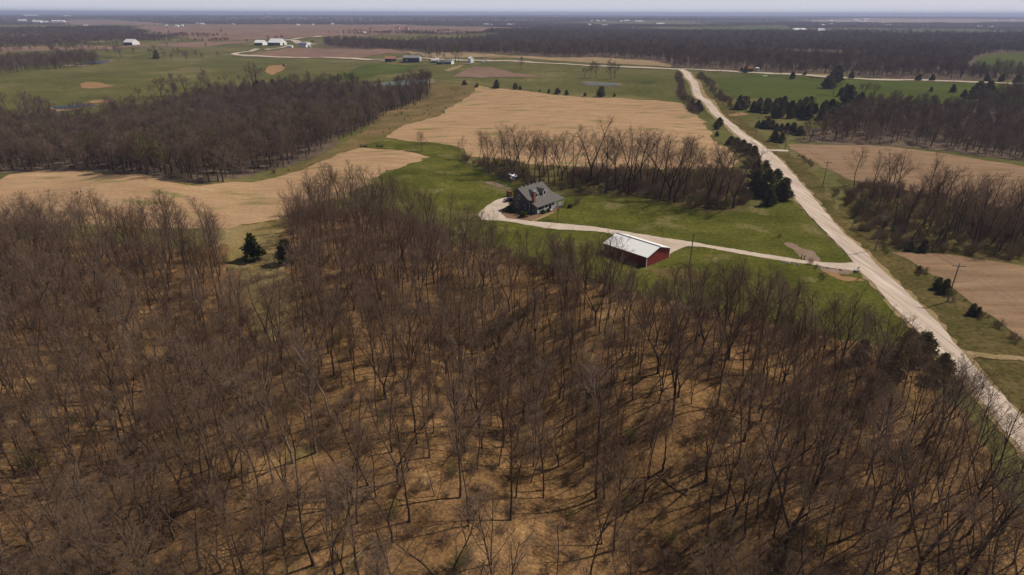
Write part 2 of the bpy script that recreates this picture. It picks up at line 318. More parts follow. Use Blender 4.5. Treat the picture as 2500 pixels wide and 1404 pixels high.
sheet("field_track", poly([(1868, 364), (1900, 366), (1930, 368), (1930, 371), (1895, 370), (1872, 369)]), M['gravel'], .11, "short gravel field entrance beside the upper road", "track", wob=.2, wl=2)
sheet("eroded_patch", poly([(1905, 582), (1915, 586), (1940, 598), (1965, 610), (1985, 614), (1998, 628), (2008, 640), (1972, 637), (1955, 630), (1935, 610), (1918, 598)]), M['silt'], .09, "bare brown washed patch beside the driveway mouth", "dirt", wob=.4, wl=2)
sheet("eroded_patch", poly([(1995, 652), (2040, 668), (2060, 677), (2112, 680), (2112, 686), (2062, 688), (2040, 678), (2010, 662)]), M['dirt'], .09, "orange dirt streak below the driveway mouth", "dirt", wob=.5, wl=2)
sheet("rubble_bank", poly([(1990, 650), (2037, 658), (2090, 662), (2095, 668), (2060, 672), (2020, 664)]), M['silt'], .1, "grey rubble bank on the lower side of the driveway", "bank", wob=.4, wl=2)
sheet("garden_plot", poly([(1178, 445), (1197, 443), (1222, 450), (1247, 458.5), (1245, 463), (1218, 459)]), M['silt'], .09, "bare brown garden plot on the lawn left of the house", "garden plot", wob=.15, wl=2)
sheet("dirt_patch", poly([(1598, 662), (1640, 652), (1690, 655), (1730, 668), (1700, 690), (1640, 688)]), M['weeds'], .09, "worn earthy patch of grass at the foot of the light pole", "dirt", wob=2, wl=3)
sheet("mulch_bed", poly([(1230, 510), (1224, 522), (1235, 532), (1252, 535), (1296, 540), (1340, 524), (1362, 514), (1372, 506), (1300, 500)]), M['mulch'], .095, "brown mulch bed round the front corner of the house", "flower bed", wob=.2, wl=2)
sheet("garden_path", poly([(1295, 541), (1305, 542), (1358, 519.5), (1353, 515)]), M['verge'], .12, "pinkish footpath from the driveway to the porch", "path", wob=.1, wl=2)
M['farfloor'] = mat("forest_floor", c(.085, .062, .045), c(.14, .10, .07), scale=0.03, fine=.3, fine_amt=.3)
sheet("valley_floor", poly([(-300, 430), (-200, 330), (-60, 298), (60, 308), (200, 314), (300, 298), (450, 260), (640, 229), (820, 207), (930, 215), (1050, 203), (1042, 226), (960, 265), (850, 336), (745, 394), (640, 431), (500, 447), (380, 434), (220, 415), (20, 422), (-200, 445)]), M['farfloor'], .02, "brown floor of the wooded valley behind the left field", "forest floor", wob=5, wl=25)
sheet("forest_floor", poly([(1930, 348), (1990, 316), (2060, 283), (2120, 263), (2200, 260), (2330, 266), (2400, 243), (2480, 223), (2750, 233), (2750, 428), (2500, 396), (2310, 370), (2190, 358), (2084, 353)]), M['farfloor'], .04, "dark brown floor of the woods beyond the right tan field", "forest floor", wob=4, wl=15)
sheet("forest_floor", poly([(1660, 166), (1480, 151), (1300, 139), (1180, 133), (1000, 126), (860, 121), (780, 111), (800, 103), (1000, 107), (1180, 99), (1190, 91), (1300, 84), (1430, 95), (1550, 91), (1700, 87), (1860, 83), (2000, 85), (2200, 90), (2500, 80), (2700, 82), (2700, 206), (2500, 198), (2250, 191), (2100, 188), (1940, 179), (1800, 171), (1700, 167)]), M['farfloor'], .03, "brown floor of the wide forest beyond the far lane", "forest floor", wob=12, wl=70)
# distant fields, water, lanes
FAR = [
 ('plowed_field', 'plowed', [(330, 66), (560, 60), (830, 60), (1180, 66), (1330, 70), (1200, 78), (1000, 84), (860, 90), (720, 93), (560, 99), (430, 90)], "wide mauve plowed field below the far treeline, left of centre"),
 ('plowed_field', 'plowed', [(-100, 126), (250, 113), (560, 100), (690, 101), (560, 108), (330, 114), (-100, 133)], "thin mauve plowed strip across the far left pasture"),
 ('plowed_field', 'plowed', [(604, 136), (625, 130), (700, 119), (830, 119), (1000, 128), (880, 141), (640, 138)], "mauve plowed field inside the hairpin of the far lane"),
 ('plowed_field', 'plowed', [(60, 55), (240, 49), (430, 58), (300, 62), (130, 60)], "narrow mauve field by the white farm roofs at upper left"),
 ('plowed_field', 'plowed', [(1105, 187), (1155, 163), (1200, 165), (1260, 179), (1330, 188), (1180, 190)], "plowed garden field below the white camper"),
 ('tan_field', 'tanfield', [(985, 124), (1180, 130), (1245, 138), (1060, 141)], "tan field behind the big farmyard trees"),
 ('tan_field', 'tanfield', [(1180, 143), (1300, 138), (1450, 140), (1580, 147), (1640, 158), (1640, 164), (1400, 151)], "tan hill field just above the far lane"),
 ('tan_field', 'tanfield', [(1920, 52), (2090, 46), (2600, 50), (2600, 58), (2150, 60)], "pale tan field near the horizon at right"),
 ('tan_field', 'tanfield', [(1940, 181), (2040, 183), (2050, 193), (1980, 193)], "small tan field beside the right far lane"),
 ('green_field', 'green', [(1700, 66), (1920, 63), (1935, 74), (1750, 77)], "far green field left of the long white shed"),
 ('green_field', 'green', [(690, 206), (780, 190), (860, 172), (930, 156), (1060, 158), (1010, 166), (900, 188), (760, 212)], "dark green wheat field left of the farmyard"),
 ('green_field', 'green', [(1730, 192), (1860, 178), (1990, 188), (2090, 192), (2700, 212), (2700, 265), (2480, 262), (2350, 258), (2200, 250), (2060, 268), (1900, 240), (1800, 240), (1765, 218)], "bright green pasture right of the upper road"),
 ('green_field', 'green', [(2350, 168), (2400, 138), (2440, 130), (2700, 150), (2700, 185), (2400, 180)], "green hill pasture among the woods at far right"),
 ('green_field', 'green', [(2190, 75), (2360, 73), (2420, 80), (2230, 82)], "thin green field in the far right woods"),
 ('green_field', 'green', [(140, 65), (300, 60), (330, 66), (180, 70)], "small green field near the white farm roofs"),
 ('dirt_patch', 'dirt', [(642, 174), (668, 159), (704, 158), (692, 171), (664, 184)], "orange bare slope on the left pasture"),
 ('dirt_patch', 'dirt', [(190, 206), (212, 199), (250, 203), (274, 211), (232, 217), (200, 216)], "round orange eroded patch in the left pasture"),
 ('dirt_patch', 'dirt', [(205, 252), (220, 245), (262, 244), (258, 252)], "small orange patch just below the round one"),
 ('dirt_patch', 'dirt', [(1768, 282), (1785, 279), (1805, 275), (1822, 280), (1800, 284)], "small orange dirt patch right of the upper road"),
 ('dirt_patch', 'tanfield', [(1085, 172), (1110, 164), (1130, 158), (1120, 166), (1095, 176)], "tan worn strip leading from the farmyard"),
]
for nm, k, P, lab in FAR:
    Pw = poly(P); d = np.mean([math.hypot(*q) for q in Pw])
    sheet(nm, Pw, M[k], .08, lab, nm.replace('_', ' '), wob=d*.004, wl=d*.05)
def pond(P, lab, mt='water'):
    Pw = poly(P); cx_, cy_ = np.mean(Pw, 0); sheet("pond_bank", [(cx_+(a-cx_)*1.12, cy_+(b-cy_)*1.35) for a, b in Pw], M['silt'], .12, "muddy bank round the "+lab, "bank", wob=2.5, wl=9)
    sheet("pond", Pw, M[mt], .25, lab, "pond")
pond([(868, 210), (930, 203), (1000, 198), (1042, 196), (1048, 203), (960, 211), (884, 214)], "grey pond behind the end of the wooded valley")
pond([(1418, 204), (1440, 202), (1478, 203), (1508, 205), (1512, 210), (1470, 211), (1440, 209)], "pale green pond in the pasture below a clump of trees")
pond([(125, 262), (170, 258), (225, 256), (240, 259), (180, 265), (140, 267)], "dark blue pond beside the left valley trees", 'creek')
pond([(178, 160), (215, 153), (262, 148), (268, 150), (225, 158)], "narrow blue creek in the far left pasture", 'creek')

def lane(name, pts, w, label, lift=.16, mt='gravel'):
    P = poly(pts); L, R = [], []
    for i, p in enumerate(P):
        a = P[max(0, i-1)]; b = P[min(len(P)-1, i+1)]; t = np.array([b[0]-a[0], b[1]-a[1]]); t /= np.hypot(*t)+1e-9
        L.append((p[0]-t[1]*w/2, p[1]+t[0]*w/2)); R.append((p[0]+t[1]*w/2, p[1]-t[0]*w/2))
    return sheet(name, L+R[::-1], M[mt], lift, label, "road")
lane("far_road", [(1664, 170), (1600, 167), (1500, 163), (1400, 158), (1300, 153), (1200, 149), (1100, 146), (980, 144), (860, 143), (700, 140.5), (600, 137), (578, 134.5), (571, 132), (580, 129.5), (610, 126), (660, 120), (705, 113)], 11, "thin pale gravel lane crossing behind the farmyard to a hairpin")
lane("far_road", [(1664, 169), (1720, 172), (1800, 176), (1900, 181), (2030, 190), (2250, 196), (2700, 209)], 9, "thin pale lane running right from the road junction")
lane("far_road", [(768, 109.5), (742, 104), (720, 100), (702, 97.3), (720, 95), (750, 92), (785, 88.5)], 16, "far zigzag lane above the blue roofed farm")

# ------------------------------------------------------------------ mesh collector
class MB:
    def __init__(s): s.v = []; s.f = []
    def add(s, vs, fs):
        b = len(s.v); s.v += [tuple(v) for v in vs]; s.f += [tuple(b+i for i in f) for f in fs]
    def box(s, x0, x1, y0, y1, z0, z1):
        s.add([(x0, y0, z0), (x1, y0, z0), (x1, y1, z0), (x0, y1, z0), (x0, y0, z1), (x1, y0, z1), (x1, y1, z1), (x0, y1, z1)],
              [(0, 3, 2, 1), (4, 5, 6, 7), (0, 1, 5, 4), (1, 2, 6, 5), (2, 3, 7, 6), (3, 0, 4, 7)])
    def prism(s, pts, y0, y1):
        """profile in x,z swept along y"""
        n = len(pts); s.add([(x, y0, z) for x, z in pts]+[(x, y1, z) for x, z in pts],
            [tuple(range(n)), tuple(range(2*n-1, n-1, -1))]+[(i, i+n, (i+1) % n+n, (i+1) % n) for i in range(n)])
    def prismx(s, pts, x0, x1):
        n = len(pts); s.add([(x0, y, z) for y, z in pts]+[(x1, y, z) for y, z in pts],
            [tuple(range(n-1, -1, -1)), tuple(range(n, 2*n))]+[(i, (i+1) % n, (i+1) % n+n, i+n) for i in range(n)])
    def tube(s, pts, rads, k=6, cap=True):
        pts = [Vector(p) for p in pts]; b = len(s.v); n = len(pts)
        for i, p in enumerate(pts):
            d = (pts[min(n-1, i+1)]-pts[max(0, i-1)]).normalized()
            a = d.cross(Vector((0, 0, 1)) if abs(d.z) < .9 else Vector((1, 0, 0))).normalized(); e = d.cross(a)
            for j in range(k):
                t = 2*math.pi*j/k; s.v.append(tuple(p+(a*math.cos(t)+e*math.sin(t))*rads[i]))
        for i in range(n-1):
            for j in range(k):
                s.f.append((b+i*k+j, b+i*k+(j+1) % k, b+(i+1)*k+(j+1) % k, b+(i+1)*k+j))
        if cap: s.f.append(tuple(b+j for j in range(k-1, -1, -1))); s.f.append(tuple(b+(n-1)*k+j for j in range(k)))
    def slab(s, quad, t):
        """a thick sheet hung under four corners"""
        q = [Vector(p) for p in quad]; nrm = (q[1]-q[0]).cross(q[2]-q[0]).normalized()
        if nrm.z < 0: nrm = -nrm; 
        lo = [p-nrm*t for p in q]
        s.add(q+lo, [(0, 1, 2, 3), (7, 6, 5, 4), (0, 4, 5, 1), (1, 5, 6, 2), (2, 6, 7, 3), (3, 7, 4, 0)])
    def mesh(s, name, mt, smooth=False):
        me = bpy.data.meshes.new(name); me.from_pydata(s.v, [], s.f); me.materials.append(mt)
        bm = bmesh.new(); bm.from_mesh(me); bmesh.ops.recalc_face_normals(bm, faces=bm.faces); bm.to_mesh(me); bm.free()
        if smooth:
            for p in me.polygons: p.use_smooth = True
        return me
    def obj(s, name, mt, parent=None, smooth=False, loc=None):
        return link(name, s.mesh(name, mt, smooth), parent, loc)

# ------------------------------------------------------------------ trees
class Tubes:
    """fast collector of thin tapering tubes (all quads)"""
    def __init__(s): s.v = []; s.q = []; s.n = 0
    def add(s, P, R, k):
        P = np.asarray(P, float); n = len(P); D = np.gradient(P, axis=0) if n > 2 else np.repeat((P[1]-P[0])[None], 2, 0)
        D /= np.linalg.norm(D, axis=1)[:, None]+1e-9
        ref = np.array([0.3, 0.2, 0.93]) if abs(D[0, 2]) < .8 else np.array([1, 0.1, 0.])
        A = np.cross(D, ref); A /= np.linalg.norm(A, axis=1)[:, None]+1e-9; B = np.cross(D, A)
        t = np.arange(k)*2*np.pi/k; R = np.asarray(R)[:, None, None]
        ring = P[:, None]+R*(A[:, None]*np.cos(t)[None, :, None]+B[:, None]*np.sin(t)[None, :, None])
        s.v.append(ring.reshape(-1, 3)); i = np.arange(n-1)[:, None]*k; j = np.arange(k)[None]; j2 = (j+1) % k
        s.q.append((np.stack([i+j, i+j2, i+k+j2, i+k+j], -1).reshape(-1, 4))+s.n); s.n += n*k
    def mesh(s, name, mt):
        return npmesh(name, np.concatenate(s.v), np.concatenate(s.q), mt)

def nv(v): return v/(np.linalg.norm(v)+1e-9)
def grow(rng, T0, T1, p, d, L, r, lev, prm):
    n = prm['seg'][lev]; P = [p]; D = [d]; cur = d.copy()
    for i in range(n):
        cur = nv(cur + rng.normal(0, prm['wob'][lev], 3) + np.array([0, 0, prm['up'][lev]]))
        P.append(P[-1]+cur*L/n); D.append(cur)
    tip = prm['tip'][lev]; R = [r*(1-(1-tip)*i/n) for i in range(n+1)]
    if lev == 0: R[0] *= 1.35
    (T0 if lev < 2 else T1).add(P, R, prm['k'][lev])
    if lev+1 >= len(prm['seg']): return
    m = prm['num'][lev]; m = max(1, int(round(m*rng.uniform(.8, 1.2)))) ; s0 = prm['start'][lev]; az = rng.uniform(0, 6.28)
    for j in range(m):
        t = s0+(1-s0)*((j+rng.uniform(.1, .9))/m)**prm.get('bias', .9); t = min(t, .985)
        x = t*n; i = min(n-1, int(x)); f = x-i; q = P[i]*(1-f)+P[i+1]*f; dd = D[i+1]
        az += 2.4+rng.normal(0, .4); a = nv(np.cross(dd, [0.2, .3, 1.]) if abs(dd[2]) < .95 else np.array([1., 0, 0])); b = np.cross(dd, a)
        side = a*math.cos(az)+b*math.sin(az); ang = math.radians(rng.normal(prm['ang'][lev], 8))
        if lev == 0: ang *= 1.25-.6*t
        nd = nv(dd*math.cos(ang)+side*math.sin(ang))
        Lc = L*prm['len'][lev]*(1.15-.75*((t-s0)/(1-s0)) if lev == 0 else 1.1-.5*t)*rng.uniform(.7, 1.2)
        rc = max(min(R[i]*.75, r*prm['rad'][lev])*rng.uniform(.8, 1.1), prm['rmin'][lev])
        grow(rng, T0, T1, q, nd, Lc, rc, lev+1, prm)

def base_prm(**k):
    p = dict(seg=[7, 4, 3, 2, 1], k=[6, 4, 3, 3, 3], wob=[.06, .12, .15, .18, .2], rmin=[.028, .017, .010, .007], up=[.02, .10, .07, .04, 0.03], tip=[.28, .28, .3, .4, .5],
             num=[14, 8, 6, 4], start=[.36, .15, .15, .15], ang=[46, 46, 46, 44], len=[.38, .48, .48, .55], rad=[.36, .42, .5, .6], bias=.9)
    p.update(k); return p

def tree_meshes(name, seed, H, r, prm, fork=0, bark='bark', twig='twig', lean=0.0):
    rng = np.random.default_rng(seed); T0, T1 = Tubes(), Tubes()
    d = nv(np.array([lean*rng.normal(), lean*rng.normal(), 1.]))
    if fork:
        hb = H*rng.uniform(.14, .28); T0.add([[0, 0, -.5], [0, 0, hb*.5], list(d*hb)], [r*1.5, r*1.1, r], prm['k'][0])
        for i in range(fork):
            a = i*6.283/fork+rng.uniform(-.4, .4); t = math.radians(rng.uniform(14, 27)); dd = np.array([math.cos(a)*math.sin(t), math.sin(a)*math.sin(t), math.cos(t)])
            pr = dict(prm); pr['num'] = [max(4, int(prm['num'][0]*1.3/fork))]+prm['num'][1:]; pr['start'] = [.3]+prm['start'][1:]
            grow(rng, T0, T1, d*hb, dd, (H-hb)*rng.uniform(.85, 1.05), r*.7, 0, pr)
    else:
        grow(rng, T0, T1, np.array([0, 0, -.5]), d, H, r, 0, prm)
    return T0.mesh(name+"_trunk", M[bark]), T1.mesh(name+"_crown", M[twig])

NEAR = []   # (trunk mesh, crown mesh, look)
looks = ["tall straight bare tree", "slender bare tree", "round crowned bare tree", "two stemmed bare tree", "three stemmed bare tree", "thin bare tree", "dense bare tree", "wide spreading bare tree", "small bare tree", "crooked bare tree", "pale barked tree", "short bushy tree", "twisted bare tree", "triple stemmed tree"]
specs = [dict(H=16, r=.15, p=base_prm()), dict(H=17, r=.13, p=base_prm(ang=[38, 42, 44, 44], start=[.42, .15, .15, .15], len=[.3, .5, .5, .55])),
         dict(H=14.5, r=.18, p=base_prm(ang=[56, 46, 46, 44], start=[.3, .15, .15, .15], len=[.44, .5, .5, .55], num=[14, 9, 7, 4])), dict(H=16, r=.19, p=base_prm(), fork=2),
         dict(H=16.5, r=.20, p=base_prm(ang=[40, 44, 46, 44]), fork=3), dict(H=14, r=.10, p=base_prm(num=[9, 7, 6, 4], start=[.5, .15, .15, .15], len=[.3, .5, .5, .5])),
         dict(H=17, r=.17, p=base_prm(ang=[40, 44, 46, 44], up=[.02, .14, .08, .04, .03], num=[14, 8, 7, 4])), dict(H=14, r=.22, p=base_prm(ang=[60, 48, 46, 44], start=[.24, .15, .15, .15], len=[.5, .5, .5, .55], num=[13, 9, 7, 4]), fork=2),
         dict(H=8, r=.07, p=base_prm(num=[12, 7, 6, 3], start=[.15, .15, .15, .15], len=[.38, .5, .5, .5])), dict(H=15, r=.16, p=base_prm(num=[12, 8, 7, 4]), lean=.25),
         dict(H=18, r=.19, p=base_prm(ang=[44, 46, 46, 44], wob=[.09, .15, .17, .18, .2]), b='bark_pale'), dict(H=12, r=.11, p=base_prm(num=[12, 7, 6, 3], start=[.2, .15, .15, .15], ang=[52, 46, 46, 44])),
         dict(H=16, r=.17, p=base_prm(wob=[.10, .16, .17, .18, .2], num=[11, 8, 6, 3]), fork=2), dict(H=13, r=.13, p=base_prm(ang=[34, 40, 44, 44], num=[9, 7, 6, 3], start=[.3, .15, .15, .15]), fork=3)]
for i, s in enumerate(specs):
    NEAR.append(tree_meshes("bare_tree", 100+i, s['H'], s['r'], s['p'], fork=s.get('fork', 0), lean=s.get('lean', .05), bark=s.get('b', 'bark'))+(looks[i],))
MIDP = dict(seg=[4, 3, 2, 1], k=[4, 3, 3, 3], wob=[.05, .1, .13, .15], up=[.02, .1, .06, .03], tip=[.25, .35, .4, .6], num=[15, 9, 9], start=[.24, .12, .1], ang=[62, 52, 50], len=[.46, .5, .55], rad=[.36, .4, .42], rmin=[.045, .032, .025], bias=.9)
def midp(**k): d = dict(MIDP); d.update(k); return d
MIDT = [tree_meshes("mid_tree", 300+i, H, r, midp(**kw), fork=f, bark='bark_dark', twig=tw) for i, (H, r, kw, f, tw) in enumerate([(12, .2, {}, 0, 'twig_far'), (13, .2, dict(ang=[50, 46, 46]), 0, 'twig_far'), (11, .24, dict(ang=[66, 52, 50], len=[.5, .5, .5]), 2, 'twig_far'), (12.5, .24, {}, 3, 'twig_far')])]
BUDT = [tree_meshes("budding_tree", 350+i, 13, .24, midp(ang=[50, 46, 42], num=[13, 9, 9]), fork=f, bark='bark_dark', twig='twig_green') for i, f in enumerate((0, 3))]
FARP = dict(seg=[2, 2, 1, 1], k=[3, 3, 3, 3], wob=[.05, .1, .13, .13], up=[.02, .1, .04, .03], tip=[.4, .5, .5, .6], num=[12, 8, 7], start=[.14, .1, .1], ang=[68, 55, 55], len=[.52, .55, .6], rad=[.4, .5, .6], rmin=[.08, .065, .055], bias=.9)
FART = [tree_meshes("far_tree", 380+i, 9, .2, dict(FARP), fork=f, bark='bark_dark', twig='twig_far') for i, f in enumerate((0, 2, 3))]

def evergreen(name, seed, H, Rb, n, mt, droop=.1, base=.06, point=1.0, leaf=.35, tiers=0):
    """trunk plus many small spray faces set on the branches of a ragged cone"""
    rng = np.random.default_rng(seed); T = Tubes(); T.add([[0, 0, -.4], [0, 0, H*.5], [0, 0, H*.93]], [H*.022, H*.014, .02], 6)
    lump = rng.uniform(0, 6.28, 8); vs = []; ts = []
    nb = int(n/14); k = 0
    for b in range(nb):
        t = (b+.5)/nb if not tiers else (math.floor((b/nb)*tiers)+rng.uniform(0, .35))/tiers
        t = min(.985, max(0, t**1.15)); z = H*(base+(1-base)*t); a = rng.uniform(0, 6.283)
        rad = Rb*(1-t)**(.75*point)*(.74+.22*math.sin(3*a+lump[0]+6*t)+.16*math.sin(5*a+lump[1]-13*t)+rng.normal(0, .13)); rad = max(.15, rad)
        dr = np.array([math.cos(a), math.sin(a), 0])
        if b % 3 == 0: T.add([[0, 0, z-.1*rad], list(dr*rad*.8+np.array([0, 0, z+.15*rad]))], [H*.006, .01], 3)
        for j in range(14):
            f = rng.uniform(.25, 1.08)**.7; p = dr*rad*f + np.array([0, 0, z + rad*f*(.35-droop) + rng.normal(0, .12)]) + rng.normal(0, .10*rad+.06, 3)
            o = nv(dr*.8+rng.normal(0, .55, 3)+np.array([0, 0, .35])); w = nv(np.cross(o, rng.normal(0, 1, 3))); s_ = leaf*rng.uniform(.6, 1.4)*(1.1-.5*t)
            vs += [p-w*s_*.5, p+w*s_*.5, p+o*s_*1.5+w*s_*.1, p-o*s_*.5]; ts += [(k, k+1, k+2), (k, k+3, k+1)]; k += 4
    return T.mesh(name+"_trunk", M['bark_dark']), npmesh(name+"_crown", np.array(vs), np.array(ts), M[mt], smooth=False)
CEDAR = [evergreen("cedar", 500+i, H, R, 3900, 'cedar', leaf=.40, point=.62) for i, (H, R) in enumerate([(7, 2.5), (8, 2.9), (6, 2.8), (7.5, 2.4)])]
PINE = evergreen("pine", 520, 9, 3.4, 3400, 'pine', leaf=.42, tiers=8, droop=.2, base=.12)
BUSHM = evergreen("bush", 530, 1.6, 1.25, 900, 'boxwood', leaf=.2, point=.45, base=.02)
def shrub_mesh(name, seed, mt='twig', h=2.2, n=9):
    rng = np.random.default_rng(seed); T0, T1 = Tubes(), Tubes()
    prm = dict(seg=[3, 2, 1], k=[3, 3, 3], wob=[.12, .15, .2], up=[.02, .05, .03], tip=[.4, .5, .6], num=[8, 7], start=[.12, .1], ang=[42, 46], len=[.5, .55], rad=[.5, .6], rmin=[.012, .009], bias=1)
    for i in range(n):
        a = i*6.283/n+rng.uniform(-.4, .4); t = rng.uniform(.1, .75)
        grow(rng, T0, T1, np.array([.2*math.cos(a), .2*math.sin(a), -.1]), nv(np.array([math.cos(a)*t, math.sin(a)*t, 1])), h*rng.uniform(.7, 1.1), .03, 0, prm)
    return T0.mesh(name+"_stems", M[mt]), T1.mesh(name+"_twigs", M[mt])
SHRUB = [shrub_mesh("shrub", 540), shrub_mesh("shrub", 541, 'twig', 2.6, 12), shrub_mesh("shrub", 542, 'twig_green', 2.0, 10)]

def put(name, meshes, x, y, s, rz, label, cat, group=None, z=None, parts=('trunk', 'crown'), tilt=0, sxy=None):
    z = float(height(x, y)) if z is None else z
    o = bpy.data.objects.new(name, None); COL.objects.link(o); o.location = (x, y, z); o.rotation_euler = (tilt, 0, rz)
    q = sxy or s; o.scale = (q, q, s); tag(o, label, cat, group)
    ch = []
    for nm, me in zip(parts, meshes[:2]):
        p = bpy.data.objects.new(nm, me); COL.objects.link(p); p.parent = o; ch.append(p)
    o['_'] = 0; del o['_']
    return o, ch

def scatter(name, pts, rots, scls, var, sources, label, cat):
    """one uncountable mass: instances of tree pieces that also stand in the scene as single trees"""
    n = len(pts); me = bpy.data.meshes.new(name); me.vertices.add(n); me.vertices.foreach_set("co", np.asarray(pts, np.float32).ravel())
    for nm, dt, arr in (('rotz', 'FLOAT', rots), ('scl', 'FLOAT', scls), ('vr', 'INT', var)):
        a = me.attributes.new(nm, dt, 'POINT'); a.data.foreach_set('value', np.asarray(arr, np.float32 if dt == 'FLOAT' else np.int32))
    o = link(name, me); g = bpy.data.node_groups.new(name+"_nodes", 'GeometryNodeTree')
    g.interface.new_socket("Geometry", in_out='INPUT', socket_type='NodeSocketGeometry'); g.interface.new_socket("Geometry", in_out='OUTPUT', socket_type='NodeSocketGeometry')
    N = g.nodes; L = g.links; gi = N.new("NodeGroupInput"); go = N.new("NodeGroupOutput"); io = N.new("GeometryNodeInstanceOnPoints")
    allj = N.new("GeometryNodeJoinGeometry")
    for ch in reversed(sources):      # a join lists its newest link first
        j = N.new("GeometryNodeJoinGeometry")
        for ob in ch:
            oi = N.new("GeometryNodeObjectInfo"); oi.transform_space = 'ORIGINAL'; oi.inputs[0].default_value = ob; L.new(oi.outputs["Geometry"], j.inputs[0])
        gt = N.new("GeometryNodeGeometryToInstance"); L.new(j.outputs[0], gt.inputs[0]); L.new(gt.outputs[0], allj.inputs[0])
    L.new(gi.outputs[0], io.inputs["Points"]); L.new(allj.outputs[0], io.inputs["Instance"]); io.inputs["Pick Instance"].default_value = True
    def attr(nm, dt):
        a = N.new("GeometryNodeInputNamedAttribute"); a.data_type = dt; a.inputs[0].default_value = nm; return a.outputs[0]
    L.new(attr('vr', 'INT'), io.inputs["Instance Index"])
    cx = N.new("ShaderNodeCombineXYZ"); L.new(attr('rotz', 'FLOAT'), cx.inputs[2]); L.new(cx.outputs[0], io.inputs["Rotation"])
    cs = N.new("ShaderNodeCombineXYZ"); s_ = attr('scl', 'FLOAT')
    for i in range(3): L.new(s_, cs.inputs[i])
    L.new(cs.outputs[0], io.inputs["Scale"]); L.new(io.outputs[0], go.inputs[0])
    md = o.modifiers.new("scatter", 'NODES'); md.node_group = g
    return tag(o, label, cat, kind="stuff")

def fill(P, sp, rng, jitter=.45, keep=None):
    """jittered grid points inside a world polygon"""
    xs = [p[0] for p in P]; ys = [p[1] for p in P]
    gx, gy = np.meshgrid(np.arange(min(xs), max(xs), sp), np.arange(min(ys), max(ys), sp)); gx = gx.copy(); gx[::2] += sp/2
    x = gx.ravel()+rng.uniform(-jitter, jitter, gx.size)*sp; y = gy.ravel()+rng.uniform(-jitter, jitter, gx.size)*sp
    m = inside(x, y, P)
    if keep is not None: m &= keep(x, y)
    x, y = x[m], y[m]; return x, y
def inview(x, y, margin=60, top=18):
    X = np.stack([x, y, np.full(x.shape, -HC)], 1); d = X@FW; px = CX+F*(X@RT)/np.maximum(d, 1); X[:, 2] += top; d2 = X@FW; py = CY-F*(X@UP)/np.maximum(d2, 1)
    return (d > 5) & (px > -margin) & (px < 2500+margin) & (py < 1404+margin)

# near woods -------------------------------------------------------
rng = np.random.default_rng(11)
def dens(x, y):
    w = np.clip(.8+.4*vnoise(x/22, y/22, 21)+.15*(x < -35)+.15*(x > 30)-.12*gau(x, y, -8, 78, 26, 30), .25, 1.0)
    return rng.uniform(0, 1, x.shape) < w
wx, wy = fill(WOODS, 3.55, rng, keep=lambda x, y: inview(x, y, 160) & (sdf(x, y, CLEAR) < rng.normal(-2, 1.5, x.shape)) & (y > 40))
mk = dens(wx, wy); wx, wy = wx[mk], wy[mk]
VH = [s['H'] for s in specs]
wv = rng.choice(14, len(wx), p=[.11, .11, .08, .08, .07, .10, .10, .04, .06, .06, .02, .06, .06, .05]); ws = rng.uniform(.62, 1.12, len(wx)); wr = rng.uniform(0, 6.28, len(wx))
cen = (np.abs(wx+3) < 34) & (wy < 125) & (rng.uniform(0, 1, len(wx)) < .7); wv = np.where(cen, rng.choice([0, 1, 1, 3, 5, 5, 6, 12, 13, 11], len(wx)), wv)
CL = np.array([(-400, 480), (0, 478), (300, 482), (545, 486), (572, 560), (600, 655), (650, 655), (690, 520), (740, 430), (800, 410), (900, 398), (945, 440), (1000, 455), (1100, 488), (1200, 528), (1250, 568), (1350, 575), (1440, 588), (1480, 578), (1520, 600), (1540, 650), (1570, 690), (1650, 690), (1672, 660), (1700, 645), (1800, 650), (1900, 668), (2000, 722), (2100, 742), (2200, 772), (2250, 835), (2330, 880), (2400, 905), (2450, 980), (2500, 1040), (2900, 1400)], float)
keep_ = np.ones(len(wx), bool)
for i in range(len(wx)):      # the woods stay as low as their edge does in the photograph
    g = float(height(wx[i], wy[i])); h0 = VH[wv[i]]*ws[i]; h1 = h0
    while h1 > 5:
        px_, py_ = pix(wx[i], wy[i], g+h1); lim = np.interp(px_, CL[:, 0], CL[:, 1])
        if py_ >= lim-10*((i*7) % 5)/4: break
        h1 -= 1
    ws[i] *= h1/h0
    if h1 <= 6 and wv[i] != 8: wv[i] = 8; ws[i] = h1/8; keep_[i] = (i % 3 == 0)
wx, wy, wv, ws, wr = wx[keep_], wy[keep_], wv[keep_], ws[keep_], wr[keep_]
dist = np.hypot(np.hypot(wx, wy), 55); order = np.argsort(dist); wx, wy, wv, ws, wr = wx[order], wy[order], wv[order], ws[order], wr[order]
N_SINGLE = 200
def wood_label(x, y, look):
    px, py = pix(x, y, 8)
    col = ["far left", "left", "left of centre", "near centre", "right of centre", "below the barn", "right", "near the road"][int(min(7, max(0, px//313)))]
    row = [(1203, 412, 64, 12), (1224, 404, 58, 6), (1257, 440, 70, 11), (1278, 436, 78, 3), (1318, 445, 84, 12), (1340, 447, 90, 0), (1362, 428, 70, 4), (1400, 458, 96, 13), (1428, 424, 60, 1), (1468, 436, 76, 12), (1510, 440, 84, 9), (1535, 474, 100, 13), (1600, 452, 86, 12), (1622, 460, 96, 0), (1645, 495, 112, 13), (1670, 484, 104, 6), "upper slope", "middle slope", "lower slope", "lowest slope", "bottom edge"][int(min(4, max(0, (py-600)//165)))]
    return f"{look}, {row} of the brown woods, {col}"
SRC = {}
